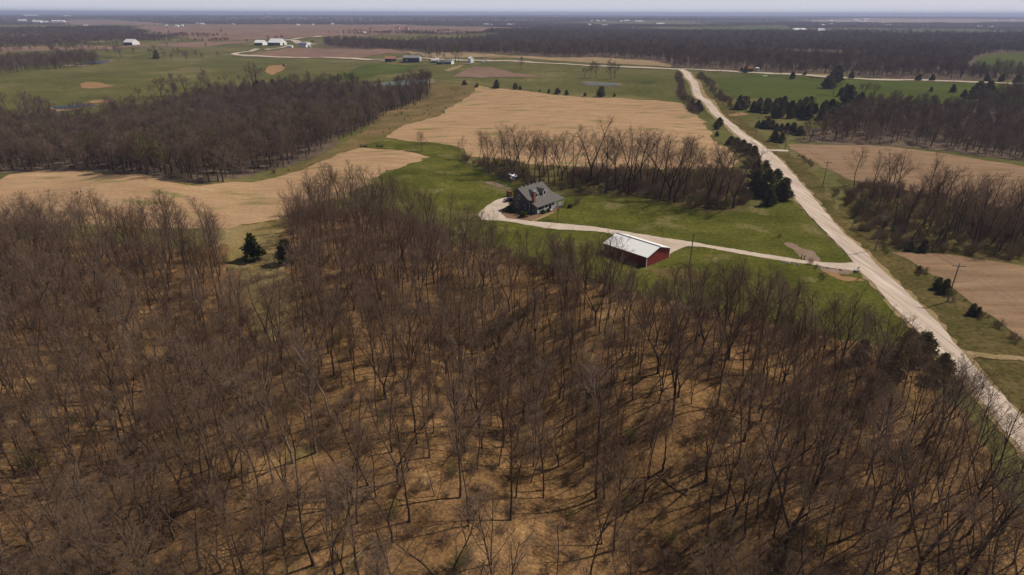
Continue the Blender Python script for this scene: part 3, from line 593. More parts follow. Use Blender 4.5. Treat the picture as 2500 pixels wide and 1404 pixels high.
for i in range(min(N_SINGLE, len(wx))):
    me = NEAR[wv[i]]
    o, ch = put("bare_tree", me, wx[i], wy[i], ws[i], wr[i], wood_label(wx[i], wy[i], me[2]), "tree", "bare trees of the near woods")
    SRC.setdefault(int(wv[i]), ch)
srcs = [SRC[k] for k in sorted(SRC)]; remap = {k: n for n, k in enumerate(sorted(SRC))}
rx, ry, rv, rs, rr = wx[N_SINGLE:], wy[N_SINGLE:], wv[N_SINGLE:], ws[N_SINGLE:], wr[N_SINGLE:]
scatter("bare_woods", np.stack([rx, ry, height(rx, ry)], 1), rr, rs, [remap[int(k)] for k in rv], srcs, "dense mass of bare brown trees on the upper woods slope", "woods")
print("near woods", len(wx))

# tree row behind the house, singles
row = [(1203, 412, 64, 12), (1224, 404, 58, 6), (1257, 440, 70, 11), (1278, 436, 78, 3), (1318, 445, 84, 12), (1340, 447, 90, 0), (1362, 428, 70, 4), (1400, 458, 96, 13), (1428, 424, 60, 1), (1468, 436, 76, 12), (1510, 440, 84, 9), (1535, 474, 100, 13), (1600, 452, 86, 12), (1622, 460, 96, 0), (1645, 495, 112, 13), (1670, 484, 104, 6), (1117, 391, 31, 0), (1138, 389, 42, 5), (1170, 400, 55, 0), (1181, 405, 62, 1), (1192, 426, 70, 6), (1216, 420, 60, 9), (1232, 424, 62, 0), (1249, 428, 92, 4), (1268, 420, 85, 2), (1288, 425, 75, 0), (1305, 434, 74, 6), (1330, 430, 72, 2), (1352, 457, 95, 1), (1372, 440, 85, 3), (1388, 446, 92, 5), (1413, 436, 66, 8), (1443, 442, 112, 7), (1459, 450, 90, 3), (1478, 473, 110, 6), (1500, 460, 100, 1), (1521, 461, 105, 0), (1547, 459, 110, 4), (1566, 451, 100, 2), (1580, 447, 95, 5), (1590, 472, 105, 6), (1610, 487, 100, 2), (1633, 488, 125, 4), (1655, 470, 98, 0), (1682, 446, 84, 1), (1693, 446, 68, 5), (1712, 470, 84, 8), (1726, 498, 110, 7), (1748, 505, 118, 2), (1772, 496, 110, 6), (1790, 508, 120, 4), (1738, 480, 95, 3)]
row.sort()
ordn = ["first", "second", "third", "fourth", "fifth", "sixth", "seventh", "eighth", "ninth", "tenth", "eleventh", "twelfth", "thirteenth", "fourteenth", "fifteenth", "sixteenth", "seventeenth", "eighteenth"]
for i, (px, py, hpx, v) in enumerate(row):
    x, y, z = at(px, py); dd = math.hypot(y, HC)*1.0; hm = hpx*1.12*dd/F/.95
    s = hm/VH[v]*1.08; n = len(row); side = f"{ordn[i]} from the left end" if i < 18 else f"{ordn[n-1-i]} from the road end" if n-1-i < 18 else f"{ordn[i-18]} in its middle part"
    put("row_tree", NEAR[v], x, y, s, rng.uniform(0, 6.28), f"{NEAR[v][2]} in the row behind the house, {side}", "tree", "tree row behind the house", z=z, sxy=s*1.3)
# grove right of the road
grove = [(2085, 452, 75, 2), (2131, 466, 78, 7), (2166, 458, 72, 7)]
GP = poly([(2100, 470), (2200, 480), (2320, 505), (2520, 545), (2540, 640), (2420, 630), (2330, 612), (2230, 600), (2170, 585), (2130, 545)])
gx, gy = fill(GP, 5.6, rng)
for i, (px, py, hpx, v) in enumerate(grove):
    x, y, z = at(px, py); s = hpx*1.12*math.hypot(y, HC)/F/.95/VH[v]
    put("grove_tree", NEAR[v], x, y, s, rng.uniform(0, 6.28), [f"round crowned bare tree at the upper left tip of the right grove", "middle one of three bare trees at the top of the right grove", "gnarled open bare tree against the tan field above the right grove"][i], "tree", "trees of the right grove", z=z)
gl = ["near the utility poles", "on the left side", "in the middle", "on the right side", "at the right picture edge"]
o_ = np.argsort(gx); gx, gy = gx[o_], gy[o_]
NG = min(len(gx), 50)
for i in range(NG):
    k = int(i*len(gx)/NG); v = [7, 2, 3, 4, 6, 0, 2, 9][rng.integers(8)]; s = rng.uniform(.72, 1.08); px, py = pix(gx[k], gy[k], 0)
    put("grove_tree", NEAR[v], gx[k], gy[k], s, rng.uniform(0, 6.28), f"{NEAR[v][2]} {gl[int(min(4, max(0, (px-2080)//90)))]} of the right grove, {'front' if py > 560 else 'back'} half", "tree", "trees of the right grove", sxy=s*1.15)

# single mid-distance trees (also sources of the scattered masses)
lone = [(1030, 371, 42, 0, "lone bare tree on the green strip between the tan fields"), (1272, 171, 26, 0, "lone bare tree in the pasture below the far lane"), (1440, 190, 33, 1, "bare tree at the left of the pond clump"), (1455, 191, 35, 3, "bare tree in the middle of the pond clump"), (1492, 193, 38, 1, "tall bare tree at the right of the pond clump"),
        (1500, 192, 36, 3, "rightmost bare tree of the pond clump"), (1428, 190, 22, 2, "low spreading tree at the left edge of the pond clump"), (2105, 240, 36, 2, "pale bare tree in the bright green pasture"), (2132, 240, 34, 3, "wide bare tree right of the pale one in the green pasture"), (2035, 232, 44, 1, "bare tree beside the dark cedars in the green pasture"),
        (69, 150, 14, 2, "round dark tree at the left edge of the far pasture"), (136, 132, 12, 0, "small lone tree in the far left pasture"), (296, 140, 30, 1, "slender tree in the far left pasture"), (1902, 188, 20, 0, "bare tree just right of the white silo tower"), (395, 238, 45, 2, "bare tree at the left of the pasture edge clump"), (425, 236, 46, 0, "bare tree second from left in the pasture edge clump"),
        (455, 236, 48, 3, "bare tree in the middle of the pasture edge clump"), (500, 232, 50, 1, "tallest bare tree of the pasture edge clump"), (625, 235, 72, 3, "tall bare tree rising above the valley woods"), (118, 330, 85, 3, "large open bare tree by the blue pond"), (75, 315, 78, 0, "bare tree left of the open one by the blue pond"), (545, 444, 88, 2, "pale wide crowned bare tree at the front of the valley woods"), (325, 300, 62, 2, "bushy bare tree on the valley edge below the pond")]
MS = {}
for (px, py, hpx, v, lab) in lone:
    x, y, z = at(px, py); hm = hpx*math.hypot(y, HC)/F/.97; s = hm/[12, 13, 11, 12.5][v]
    o, ch = put("lone_tree", MIDT[v], x, y, s, rng.uniform(0, 6.28), lab, "tree", z=z); MS.setdefault(v, ch)
bud = [(1048, 151, 27, 0, "budding round tree at the left of the farmyard"), (1069, 149, 22, 1, "thin budding tree beside the white farm shed"), (1112, 152, 33, 1, "large budding tree behind the blue grey farmhouse"), (1120, 154, 34, 0, "large budding tree right of its twin at the farmhouse"), (1840, 172, 26, 1, "yellow green budding tree over the white silo tower"),
       (1760, 176, 22, 0, "yellow green budding tree beside the road junction"), (1085, 152, 20, 0, "low budding tree between the farm sheds"), (679, 345, 32, 0, "small yellow green tree at the edge of the valley woods"), (905, 80, 12, 1, "budding tree by a small far white house"), (1262, 402, 58, 1, "yellow green budding tree at the left of the tree row")]
BS = {}
for i, (px, py, hpx, v, lab) in enumerate(bud):
    x, y, z = at(px, py); s = hpx*math.hypot(y, HC)/F/.97/13
    o, ch = put("budding_tree", BUDT[v], x, y, s, rng.uniform(0, 6.28), lab, "tree", z=z); BS.setdefault(v, ch)
FS = {}
for i, (px, py, lab) in enumerate([(655, 100, "far tree behind the white barns, left one"), (675, 99, "far tree behind the white barns, middle one"), (690, 100, "far tree behind the white barns, right one"), (410, 70, "small tree on the far left plowed field"), (1040, 80, "tree standing in the far centre field"), (540, 80, "tree in the middle of the far mauve field")]):
    x, y, z = at(px, py); v = i % 3
    o, ch = put("far_tree", FART[v], x, y, 1.3, i, lab, "tree", z=z); FS.setdefault(v, ch)
midsrc = [MS[0], MS[1], MS[2], MS[3], BS[0], BS[1]]

def mass(name, P, sp, label, src, probs, s0=.75, s1=1.15, keep=None, seed=0, thin=None, cat="woods"):
    r = np.random.default_rng(seed+40); x, y = fill(P, sp, r, keep=keep)
    if thin is not None: k = r.uniform(0, 1, x.shape) < thin(x, y); x, y = x[k], y[k]
    k = inview(x, y, 80); x, y = x[k], y[k]; n = len(x)
    print(name, n)
    if n == 0: return
    return scatter(name, np.stack([x, y, height(x, y)], 1), r.uniform(0, 6.28, n), r.uniform(s0, s1, n), r.choice(len(src), n, p=probs), src, label, cat)
pm = [.3, .26, .2, .2, .03, .01]
VALLEY = poly([(-150, 430), (-200, 330), (-60, 300), (40, 312), (200, 318), (300, 300), (420, 275), (450, 262), (520, 240), (640, 232), (720, 222), (820, 210), (930, 218), (1050, 206), (1048, 232), (982, 264), (905, 310), (848, 336), (770, 378), (705, 407), (620, 431), (510, 447), (380, 432), (220, 414), (60, 416), (-100, 436)])
mass("valley_woods", VALLEY, 5.2, "dense bare valley woods behind the left field", midsrc, pm, seed=1)
mass("pasture_trees", poly([(-60, 285), (60, 262), (200, 270), (330, 262), (420, 262), (350, 300), (200, 315), (60, 310), (-60, 300)]), 13, "scattered bare trees round the blue pond", midsrc, pm, seed=2, thin=lambda x, y: .45+0*x)
mass("right_valley_woods", poly([(1940, 345), (2000, 318), (2060, 285), (2120, 265), (2200, 262), (2330, 268), (2400, 245), (2480, 225), (2750, 235), (2750, 420), (2500, 392), (2310, 366), (2190, 354), (2084, 349)]), 6.2, "dense dark woods beyond the right tan field", midsrc, pm, seed=3, s0=.6, s1=.9)
mass("far_right_woods", poly([(1640, 165), (1480, 150), (1300, 138), (1180, 132), (1000, 125), (860, 120), (790, 110), (800, 104), (1000, 108), (1180, 100), (1190, 92), (1300, 85), (1430, 96), (1550, 92), (1700, 88), (1860, 84), (2000, 86), (2200, 92), (2500, 88), (2700, 90), (2700, 205), (2500, 197), (2250, 190), (2100, 187), (1940, 178), (1800, 170), (1700, 166)]), 9.5, "wide bare forest beyond the lane, centre to right", [MS[0], MS[2], MS[3], BS[0], FS[0], FS[1]], [.22, .2, .2, .04, .17, .17], seed=4, s0=.6, s1=1.35,
     keep=lambda x, y: ~inside(x, y, poly([(2340, 172), (2400, 134), (2440, 126), (2700, 146), (2700, 190), (2400, 184)])) & ~inside(x, y, poly([(1180, 143), (1300, 137), (1450, 139), (1590, 146), (1650, 160), (1640, 166), (1400, 153)])) & (vnoise(x/160, y/160, 31) > -.75))
far3 = [FS[0], FS[1], FS[2]]; p3 = [.34, .33, .33]
mass("left_far_woods", poly([(-60, 122), (-60, 72), (100, 74), (250, 68), (330, 75), (370, 86), (560, 88), (480, 96), (330, 100), (200, 108)]), 12, "dark treeline mass across the far left pasture", far3, p3, seed=5, s0=.7, s1=1.1, thin=lambda x, y: np.clip(.75+.8*vnoise(x/120, y/90, 81), .1, 1))
mass("creek_woods", poly([(-60, 190), (-60, 155), (60, 150), (150, 142), (235, 138), (250, 150), (240, 158), (120, 172), (20, 185)]), 9, "bare trees along the creek in the far left pasture", midsrc, pm, seed=6, s0=.7, s1=1.2, thin=lambda x, y: .85+0*x)
mass("pasture_trees", poly([(-60, 152), (-60, 122), (200, 120), (420, 126), (560, 140), (420, 150), (250, 140), (100, 150)]), 22, "scattered dark trees over the far left pasture", midsrc, pm, seed=21, s0=.6, s1=1.1, thin=lambda x, y: np.clip(.25+.8*vnoise(x/70, y/50, 91), 0, .8))
def band(x, y):   # far belts of trees, thick and thin
    return np.clip(.5+1.7*vnoise(x/900, y/330, 51)+.5*vnoise(x/260, y/120, 52), 0.0, 1)
farfields = [poly(P) for nm, k, P, lab in FAR if min(p[1] for p in P) < 80]
def offfields(x, y):
    k = np.ones(x.shape, bool)
    for P in farfields: k &= ~inside(x, y, P)
    return k
mass("distant_woods", poly([(-80, 84), (300, 84), (700, 70), (1200, 76), (1700, 88), (2600, 94), (2600, 54), (-80, 52)]), 17, "belts of woodland in the middle distance under the horizon", far3, p3, seed=7, s0=.8, s1=1.4, keep=offfields, thin=lambda x, y: band(x, y)*.9)
mass("horizon_woods", poly([(-80, 54), (2600, 56), (2600, 41.5), (1250, 39.5), (-80, 38.5)]), 62, "blue grey belts of woodland along the horizon", far3, p3, seed=8, s0=1.8, s1=3.0, keep=offfields, thin=lambda x, y: np.clip(.75+.9*vnoise(x/2500, y/1100, 61), .15, 1))
mass("hedgerow_trees", poly([(270, 118), (560, 102), (700, 100), (860, 92), (1180, 90), (1180, 104), (830, 108), (700, 112), (560, 112), (300, 126)]), 60, "scattered trees in the far fields left of centre", far3, p3, seed=9, s0=.6, s1=1.1, thin=lambda x, y: .5+0*x)

# evergreens -------------------------------------------------------
def cedar(px, py, h, lab, group=None, v=None, name="cedar_tree", wide=1.0):
    x, y, z = at(px, py); v = rng.integers(4) if v is None else v; s = h/[7, 8, 6, 7.5][v]
    return put(name, CEDAR[v], x, y, s, rng.uniform(0, 6.28), lab, "tree", group, z=z, sxy=s*wide)
G1 = "cedars along the near side of the road"
for px, py, h, lab in [(1783, 354, 4.2, "small dark cedar at the top end of the roadside cedar row"), (1797, 362, 5, "second dark cedar from the top of the roadside row"), (1812, 371, 5.5, "third cedar down the roadside row"), (1826, 380, 5.5, "fourth cedar down the roadside row"), (1838, 392, 6.5, "brownish cedar near the middle of the roadside row"), (1833, 408, 5.5, "low cedar in the middle of the roadside row"), (1846, 428, 6.5, "dark cedar just above the biggest roadside cedar"),
                       (1868, 418, 4.5, "narrow cedar nearest the road above the big clump"), (1845, 470, 8.5, "big dark cedar on the left of the roadside clump"), (1868, 478, 9.5, "largest dark cedar of the roadside clump"), (1890, 470, 8.5, "tall cedar of the roadside clump touching the road"), (1910, 486, 7.5, "lowest cedar of the clump at the road edge"), (1876, 502, 6.0, "narrow leaning cedar at the bottom of the clump"),
                       (1755, 308, 4.8, "round cedar standing alone beside the upper road"), (1750, 316, 4, "low cedar tucked behind the round roadside cedar"), (1750, 333, 2.6, "small brown cedar by the field corner below the round one"), (1690, 258, 4.2, "dark cedar at the bend of the upper road"), (1705, 262, 4.8, "second dark cedar at the bend of the upper road"), (1711, 272, 4.2, "cedar on the inside of the upper bend")]:
    cedar(px, py, h, lab, G1, wide=1.15)
G2 = "cedars dotted along the top of the tan field"
for i, (px, py, h) in enumerate([(1134, 208, 4.2), (1212, 216, 7.5), (1258, 219, 6), (1270, 220, 3.5), (1340, 227, 3), (1361, 229, 4.5), (1383, 232, 4), (1165, 212, 3.5), (1318, 224, 2), (1467, 236, 8), (1428, 235, 3), (1500, 236, 2.4)]):
    cedar(px, py, h, f"dark cedar above the tan field, {['leftmost', 'tall one second', 'third large', 'small fourth', 'small pale one', 'middle', 'right of the middle', 'small one near the left end', 'tiny one', 'tallest at the right end', 'small one left of the tallest', 'tiny one right of the tallest'][i]} of the row", G2, wide=1.2)
G3 = "cedars of the thicket right of the upper road"
r3 = np.random.default_rng(77); tx, ty = fill(poly([(1788, 262), (1800, 246), (1900, 250), (1990, 258), (2060, 268), (2080, 290), (2000, 300), (1900, 288), (1830, 278)]), 8.0, r3)
for i in range(min(len(tx), 46)):
    px, py = pix(tx[i], ty[i], 0); v = r3.integers(4); s = r3.uniform(.75, 1.25)
    put("cedar_tree", CEDAR[v], tx[i], ty[i], s, r3.uniform(0, 6.28), f"dark cedar in the {'left end' if px < 1860 else 'left half' if px < 1930 else 'right half' if px < 2010 else 'right end'} of the thicket by the upper road, {'back' if py < 268 else 'front'}", "tree", G3, sxy=s*1.15)
G4 = "cedars of the short row below the thicket"
for i, (px, py, h) in enumerate([(1850, 312, 4), (1862, 312, 4.5), (1873, 314, 6.5), (1884, 314, 5), (1895, 318, 4), (1907, 319, 4), (1920, 322, 5), (1935, 326, 6), (1952, 330, 5), (1890, 345, 6), (1907, 348, 5)]):
    cedar(px, py, h, f"cedar number {ordn[i]} from the left in the short row below the thicket" if i < 9 else f"dark cedar at the {['left', 'right'][i-9]} of the pair by the tan field corner", G4, wide=1.15)
for px, py, h, lab in [(2022, 216, 11, "large dark cedar in the bright green pasture"), (2040, 200, 14, "tall dark cedar crossing the right far lane"), (2052, 236, 7, "cedar just below the big pair in the green pasture"), (2066, 222, 6, "small cedar right of the big pair"), (2078, 192, 7, "lone cedar right of the tall one near the lane"), (1934, 193, 7, "cedar left of the small tan field"), (1964, 184, 4.5, "small cedar on the small tan field"),
                       (2070, 254, 13, "broad cedar at the top of the right valley woods"), (2098, 262, 10, "dark cedar at the right valley woods edge"), (2272, 224, 4, "small cedar alone in the right part of the green pasture"), (2325, 226, 6.5, "round cedar in the right part of the green pasture"), (2352, 238, 6, "cedar left of the dark tree mass in the green pasture"), (2384, 240, 12, "large cedar against the dark trees at right"), (2410, 236, 12, "second large cedar against the dark trees at right"),
                       (1820, 178, 7, "dark cedar left of the white silo tower"), (2242, 196, 6, "cedar on the right far lane, first of the string"), (2275, 197, 6, "cedar on the right far lane, second of the string"), (2408, 198, 7, "cedar on the right far lane, third of the string"), (2444, 199, 7, "cedar on the right far lane, fourth of the string"), (2484, 203, 8, "cedar on the far lane at the picture edge"),
                       (383, 143, 11, "dark cedar in the far left pasture"), (693, 163, 3.5, "tiny cedar on the orange slope"), (600, 238, 9, "dark cedar at the top of the valley woods"), (630, 226, 10, "second dark cedar at the top of the valley woods"), (645, 222, 9, "third dark cedar at the top of the valley woods"), (668, 222, 10, "fourth dark cedar at the top of the valley woods"), (700, 216, 9, "fifth dark cedar at the top of the valley woods"), (590, 262, 9, "dark cedar inside the valley woods"), (610, 255, 9, "dark cedar inside the valley woods beside its twin"), (468, 258, 7, "lone dark cedar at the left of the valley woods"),
                       (2243, 886, 6.4, "tall cedar at the woods corner nearest the road"), (2213, 862, 5.2, "pointed cedar at the top of the woods corner"), (2175, 918, 5.6, "cedar deep in the woods corner by the road"), (2290, 930, 5.5, "rounded cedar on the road side of the woods corner"), (2140, 960, 4.5, "cedar lowest in the woods corner by the road"), (2100, 880, 4.5, "brown cedar left of the woods corner"), (702, 642, 6.5, "dull dark cedar at the right edge of the clearing"),
                       (2222, 613, 3.2, "round dark cedar at the foot of the grove, left one"), (2252, 616, 3.8, "round dark cedar at the foot of the grove, right one"), (2288, 706, 3, "dark bush cedar in the ditch, upper of the pair"), (2305, 716, 3.6, "dark bush cedar in the ditch left of the utility pole"), (2243, 665, 1.8, "small dark bush high in the ditch"), (2372, 768, 2.6, "dark bush low in the ditch near the brown field"), (2386, 772, 2.2, "second dark bush low in the ditch")]:
    cedar(px, py, h, lab, wide=1.1 if h > 5 else 1.05)
x, y, z = at(620, 634); put("pine_tree", PINE, x, y, .86, .5, "bushy green pine standing alone in the tan clearing", "tree", z=z)

# shrubs -----------------------------------------------------------
ss = []
for i, (px, py, s, lab) in enumerate([(1978, 645, .9, "dark weedy bush on the lower edge of the driveway"), (1903, 580, .5, "small dark bush at the top of the washed patch"), (1992, 655, .6, "small bush beside the driveway bush"), (2004, 675, .6, "dry bush below the driveway, upper one"), (2010, 683, .55, "dry bush below the driveway, lower one")]):
    x, y, z = at(px, py); o, ch = put("shrub", SHRUB[i % 3], x, y, s, i*1.3, lab, "shrub", z=z, parts=('stems', 'twigs')); ss.append(ch)
shsrc = ss[:3]
for i, (px, py, s_, lab) in enumerate([(440, 1110, 1.9, "pale green budding thicket in the lower left woods"), (80, 1150, 2.1, "pale green budding thicket at the far lower left"), (1130, 1390, 1.6, "olive budding shrub at the bottom edge near the centre"), (830, 830, 1.6, "olive budding shrub in the woods below the clearing"), (2110, 1010, 2.0, "olive budding shrub deep in the right woods"), (1770, 1060, 1.5, "olive budding shrub in the shaded gully side")]):
    x, y, z = at(px, py); put("shrub", SHRUB[2], x, y, s_, i*1.1, lab, "shrub", z=z, parts=('stems', 'twigs'))
def brush(name, P, sp, label, thin=None, s0=.5, s1=1.2, seed=0, probs=(.4, .4, .2)):
    return mass(name, P, sp, label, shsrc, list(probs), s0=s0, s1=s1, thin=thin, seed=seed, cat="undergrowth")
mass("distant_woods", poly([(1180, 84), (1200, 74), (1340, 70), (1520, 74), (1690, 80), (1700, 88), (1550, 93), (1430, 96), (1300, 86)]), 13, "dark wood on the rise above the centre of the far lane", far3, p3, seed=22, s0=.8, s1=1.3, thin=lambda x, y: np.clip(.8+.8*vnoise(x/150, y/110, 92), .1, 1))
for q_, (P_, lab_) in enumerate([([(0, 112), (280, 107), (560, 96), (560, 99), (280, 111), (0, 117)], "thin hedgerow along the far left plowed strip"), ([(790, 82), (900, 78), (1060, 76), (1180, 80), (1180, 84), (1000, 86), (860, 86)], "scattered scrub line across the far centre field"), ([(1000, 140), (1180, 132), (1180, 136), (1060, 142), (1000, 144)], "scrubby line behind the farmyard trees"), ([(300, 252), (420, 226), (520, 206), (620, 196), (620, 204), (520, 218), (420, 240), (300, 262)], "scrub along the draw above the valley woods")]):
    mass("hedgerow", poly(P_), 11, lab_, far3 if q_ < 2 else midsrc, p3 if q_ < 2 else pm, seed=30+q_, s0=.4, s1=.85, thin=lambda x, y: np.clip(.45+.9*vnoise(x/60, y/60, 93), 0, 1), cat="hedgerow")
brush("woods_undergrowth", WOODS, 4.0, "low twiggy undergrowth between the bare trees", thin=lambda x, y: np.clip(.5+.9*vnoise(x/18, y/18, 71), 0, 1), s0=.4, s1=1.2, seed=11)
brush("row_undergrowth", poly([(1125, 390), (1210, 394), (1290, 408), (1400, 415), (1530, 418), (1720, 418), (1805, 420), (1830, 450), (1825, 495), (1790, 510), (1700, 508), (1600, 486), (1500, 468), (1400, 472), (1300, 452), (1245, 444), (1180, 414)]), 2.6, "brush under the tree row behind the house", thin=lambda x, y: np.clip(.85+.8*vnoise(x/14, y/14, 72), .1, 1), s0=.7, s1=1.9, seed=12)
brush("grove_undergrowth", poly([(2075, 450), (2200, 460), (2350, 495), (2560, 540), (2560, 655), (2350, 620), (2200, 608), (2130, 590), (2080, 550), (2060, 500)]), 2.8, "brush under the grove right of the road", thin=lambda x, y: np.clip(.85+.8*vnoise(x/12, y/12, 73), .15, 1), s0=.7, s1=1.8, seed=13)
brush("ditch_brush", poly([(1900, 372), (1925, 368), (1960, 395), (2010, 450), (2060, 520), (2120, 590), (2200, 640), (2300, 720), (2440, 815), (2500, 855), (2500, 845), (2420, 780), (2300, 690), (2180, 615), (2120, 575), (2070, 500), (2010, 430), (1960, 380)]), 2.2, "scrubby brush along the ditch right of the road", thin=lambda x, y: np.clip(.35+1.2*vnoise(x/8, y/8, 74), 0, 1), s0=.35, s1=.95, seed=14, probs=(.3, .3, .4))
brush("roadside_brush", poly([(1655, 175), (1662, 190), (1672, 225), (1690, 250), (1700, 262), (1668, 256), (1655, 225), (1648, 190)]), 3.4, "grey brush on the inside of the upper road", s0=.8, s1=1.9, seed=15, thin=lambda x, y: .7+0*x)
brush("roadside_brush", poly([(1695, 185), (1715, 200), (1738, 228), (1765, 258), (1790, 270), (1775, 240), (1745, 210), (1712, 180)]), 3.6, "grey green brush on the outside of the upper road", s0=.8, s1=1.9, seed=16, thin=lambda x, y: .7+0*x, probs=(.3, .3, .4))
brush("corner_brush", poly([(1678, 262), (1700, 258), (1715, 266), (1712, 278), (1698, 280), (1682, 272)]), 2.6, "grey brush island at the corner of the tan field", s0=.9, s1=1.6, seed=17)
brush("scrub_brush", poly([(640, 432), (760, 390), (860, 340), (960, 265), (1060, 215), (1140, 225), (1080, 270), (960, 315), (900, 350), (780, 392), (700, 425)]), 7, "dotted low bushes on the fallow scrub strip", thin=lambda x, y: .25+0*x, s0=.3, s1=.8, seed=18)
brush("woods_edge_brush", poly([(700, 530), (800, 500), (920, 505), (1060, 560), (1240, 615), (1480, 682), (1560, 720), (1660, 728), (1780, 728), (1920, 752), (2060, 800), (2160, 850), (2250, 905), (2200, 930), (2000, 850), (1700, 775), (1400, 700), (1100, 610), (900, 545), (760, 545)]), 2.6, "twiggy brush along the woods edge by the lawn", thin=lambda x, y: np.clip(.8+.8*vnoise(x/9, y/9, 75), 0, 1), s0=.7, s1=1.4, seed=19)

# ------------------------------------------------------------------ building materials
def siding(name, ca, cb, freq, axis='Z', rough=.7, metallic=0):
    m = bpy.data.materials.new(name); m.use_nodes = True; n = m.node_tree.nodes; l = m.node_tree.links; b = n["Principled BSDF"]
    b.inputs["Roughness"].default_value = rough; b.inputs["Metallic"].default_value = metallic; b.inputs["Specular IOR Level"].default_value = .3
    tc = n.new("ShaderNodeTexCoord"); w = n.new("ShaderNodeTexWave"); w.bands_direction = axis; w.wave_profile = 'SAW'; w.inputs["Scale"].default_value = freq
    w.inputs["Distortion"].default_value = .3; l.new(tc.outputs["Object"], w.inputs[0])
    t = n.new("ShaderNodeTexNoise"); t.inputs["Scale"].default_value = 1.2; t.inputs["Detail"].default_value = 5; l.new(tc.outputs["Object"], t.inputs[0])
    r = n.new("ShaderNodeValToRGB"); r.color_ramp.elements[0].color = ca; r.color_ramp.elements[1].color = cb; r.color_ramp.elements[0].position = .3; r.color_ramp.elements[1].position = .7
    l.new(t.outputs[0], r.inputs[0]); l.new(r.outputs[0], b.inputs["Base Color"])
    bp = n.new("ShaderNodeBump"); bp.inputs["Strength"].default_value = .25; bp.inputs["Distance"].default_value = .012; l.new(w.outputs[0], bp.inputs["Height"]); l.new(bp.outputs[0], b.inputs["Normal"])
    return m
M['shingle'] = siding("grey_shingle", c(.095, .085, .075), c(.125, .113, .10), 2.2, rough=.9)
M['house_wall'] = siding("dark_siding", c(.085, .075, .072), c(.115, .10, .095), 2.0)
M['porch_wall'] = siding("blue_grey_boards", c(.17, .19, .20), c(.22, .24, .25), 3)
M['white'] = mat("white_paint", c(.72, .71, .69), c(.80, .79, .77), scale=1, coords='obj', rough=.6)
M['brick'] = siding("red_brick", c(.20, .08, .06), c(.28, .12, .09), 6)
M['glass'] = mat("window_glass", c(.02, .025, .03), rough=.08, spec=.6)
M['barn_roof'] = siding("white_metal_roof", c(.84, .82, .78), c(.88, .86, .82), .6, 'Y', rough=.45)
M['barn_red'] = siding("red_metal_wall", c(.20, .024, .018), c(.26, .035, .026), 1.6, 'X', rough=.5)
M['pole'] = mat("weathered_pole", c(.17, .14, .12), c(.25, .21, .18), scale=2, coords='obj')
M['wire'] = mat("wire", c(.22, .2, .2), rough=.5)
M['rust'] = siding("rusty_roof", c(.35, .14, .08), c(.42, .2, .12), 1, rough=.8)
M['grey_metal'] = siding("grey_metal", c(.20, .20, .20), c(.27, .27, .27), 1, 'X', rough=.6)
M['darkwall'] = mat("dark_wall", c(.05, .055, .055), c(.08, .08, .08), scale=.5, coords='obj')
M['greenwall'] = mat("dark_green_wall", c(.03, .06, .05), c(.045, .075, .06), scale=.5, coords='obj')
M['blueroof'] = mat("blue_roof", c(.07, .10, .20), c(.10, .13, .24), scale=.5, coords='obj')
M['redroof'] = mat("red_roof", c(.32, .07, .06), c(.38, .10, .08), scale=.5, coords='obj')
M['concrete'] = mat("pale_concrete", c(.42, .40, .38), c(.52, .50, .47), scale=.3, coords='obj')
M['brownwood'] = mat("brown_wood", c(.17, .07, .035), c(.23, .10, .05), scale=2, coords='obj')
M['darkwood'] = mat("dark_wood", c(.035, .028, .02), c(.06, .045, .035), scale=2, coords='obj')
M['stone'] = mat("rubble_stone", c(.22, .2, .18), c(.34, .31, .28), scale=2, coords='obj')

def gable_building(name, x, y, rz, L, Wd, eave, ridge, label, cat, roof='barn_roof', wall='darkwall', group=None, over=.25, door=None, endwall=None, z=None, ventcol=None):
    """long axis = local x; gable ends at +-L/2"""
    z = float(height(x, y)) if z is None else z
    o = empty(name, (x, y, z), rz, label=label, cat=cat, group=group)
    m = MB(); h = Wd/2; m.prismx([(-h, -.6), (h, -.6), (h, eave), (0, ridge), (-h, eave)], -L/2, L/2); m.obj("wall", M[wall], o)
    r = MB(); sl_ = (ridge-eave)/h; e = over
    r.slab([(-L/2-e, 0, ridge+.08), (L/2+e, 0, ridge+.08), (L/2+e, h+e, eave-sl_*e+.08), (-L/2-e, h+e, eave-sl_*e+.08)], .08)
    r.slab([(L/2+e, 0, ridge+.08), (-L/2-e, 0, ridge+.08), (-L/2-e, -h-e, eave-sl_*e+.08), (L/2+e, -h-e, eave-sl_*e+.08)], .08)
    r.obj("roof", M[roof], o)
    if endwall:
        q = MB(); q.prismx([(-h+.1, 0), (h-.1, 0), (h-.1, eave-.05), (0, ridge-.1), (-h+.1, eave-.05)], L/2, L/2+.05); q.obj("end_wall", M[endwall], o)
    if door:
        for (dx, w_, hh, sid, mt) in door:
            q = MB(); q.box(dx-w_/2, dx+w_/2, -h-.06, -h, 0, hh) if sid == 'front' else q.box(L/2+.05, L/2+.12, dx-w_/2, dx+w_/2, 0, hh); q.obj("door", M[mt], o)
    return o

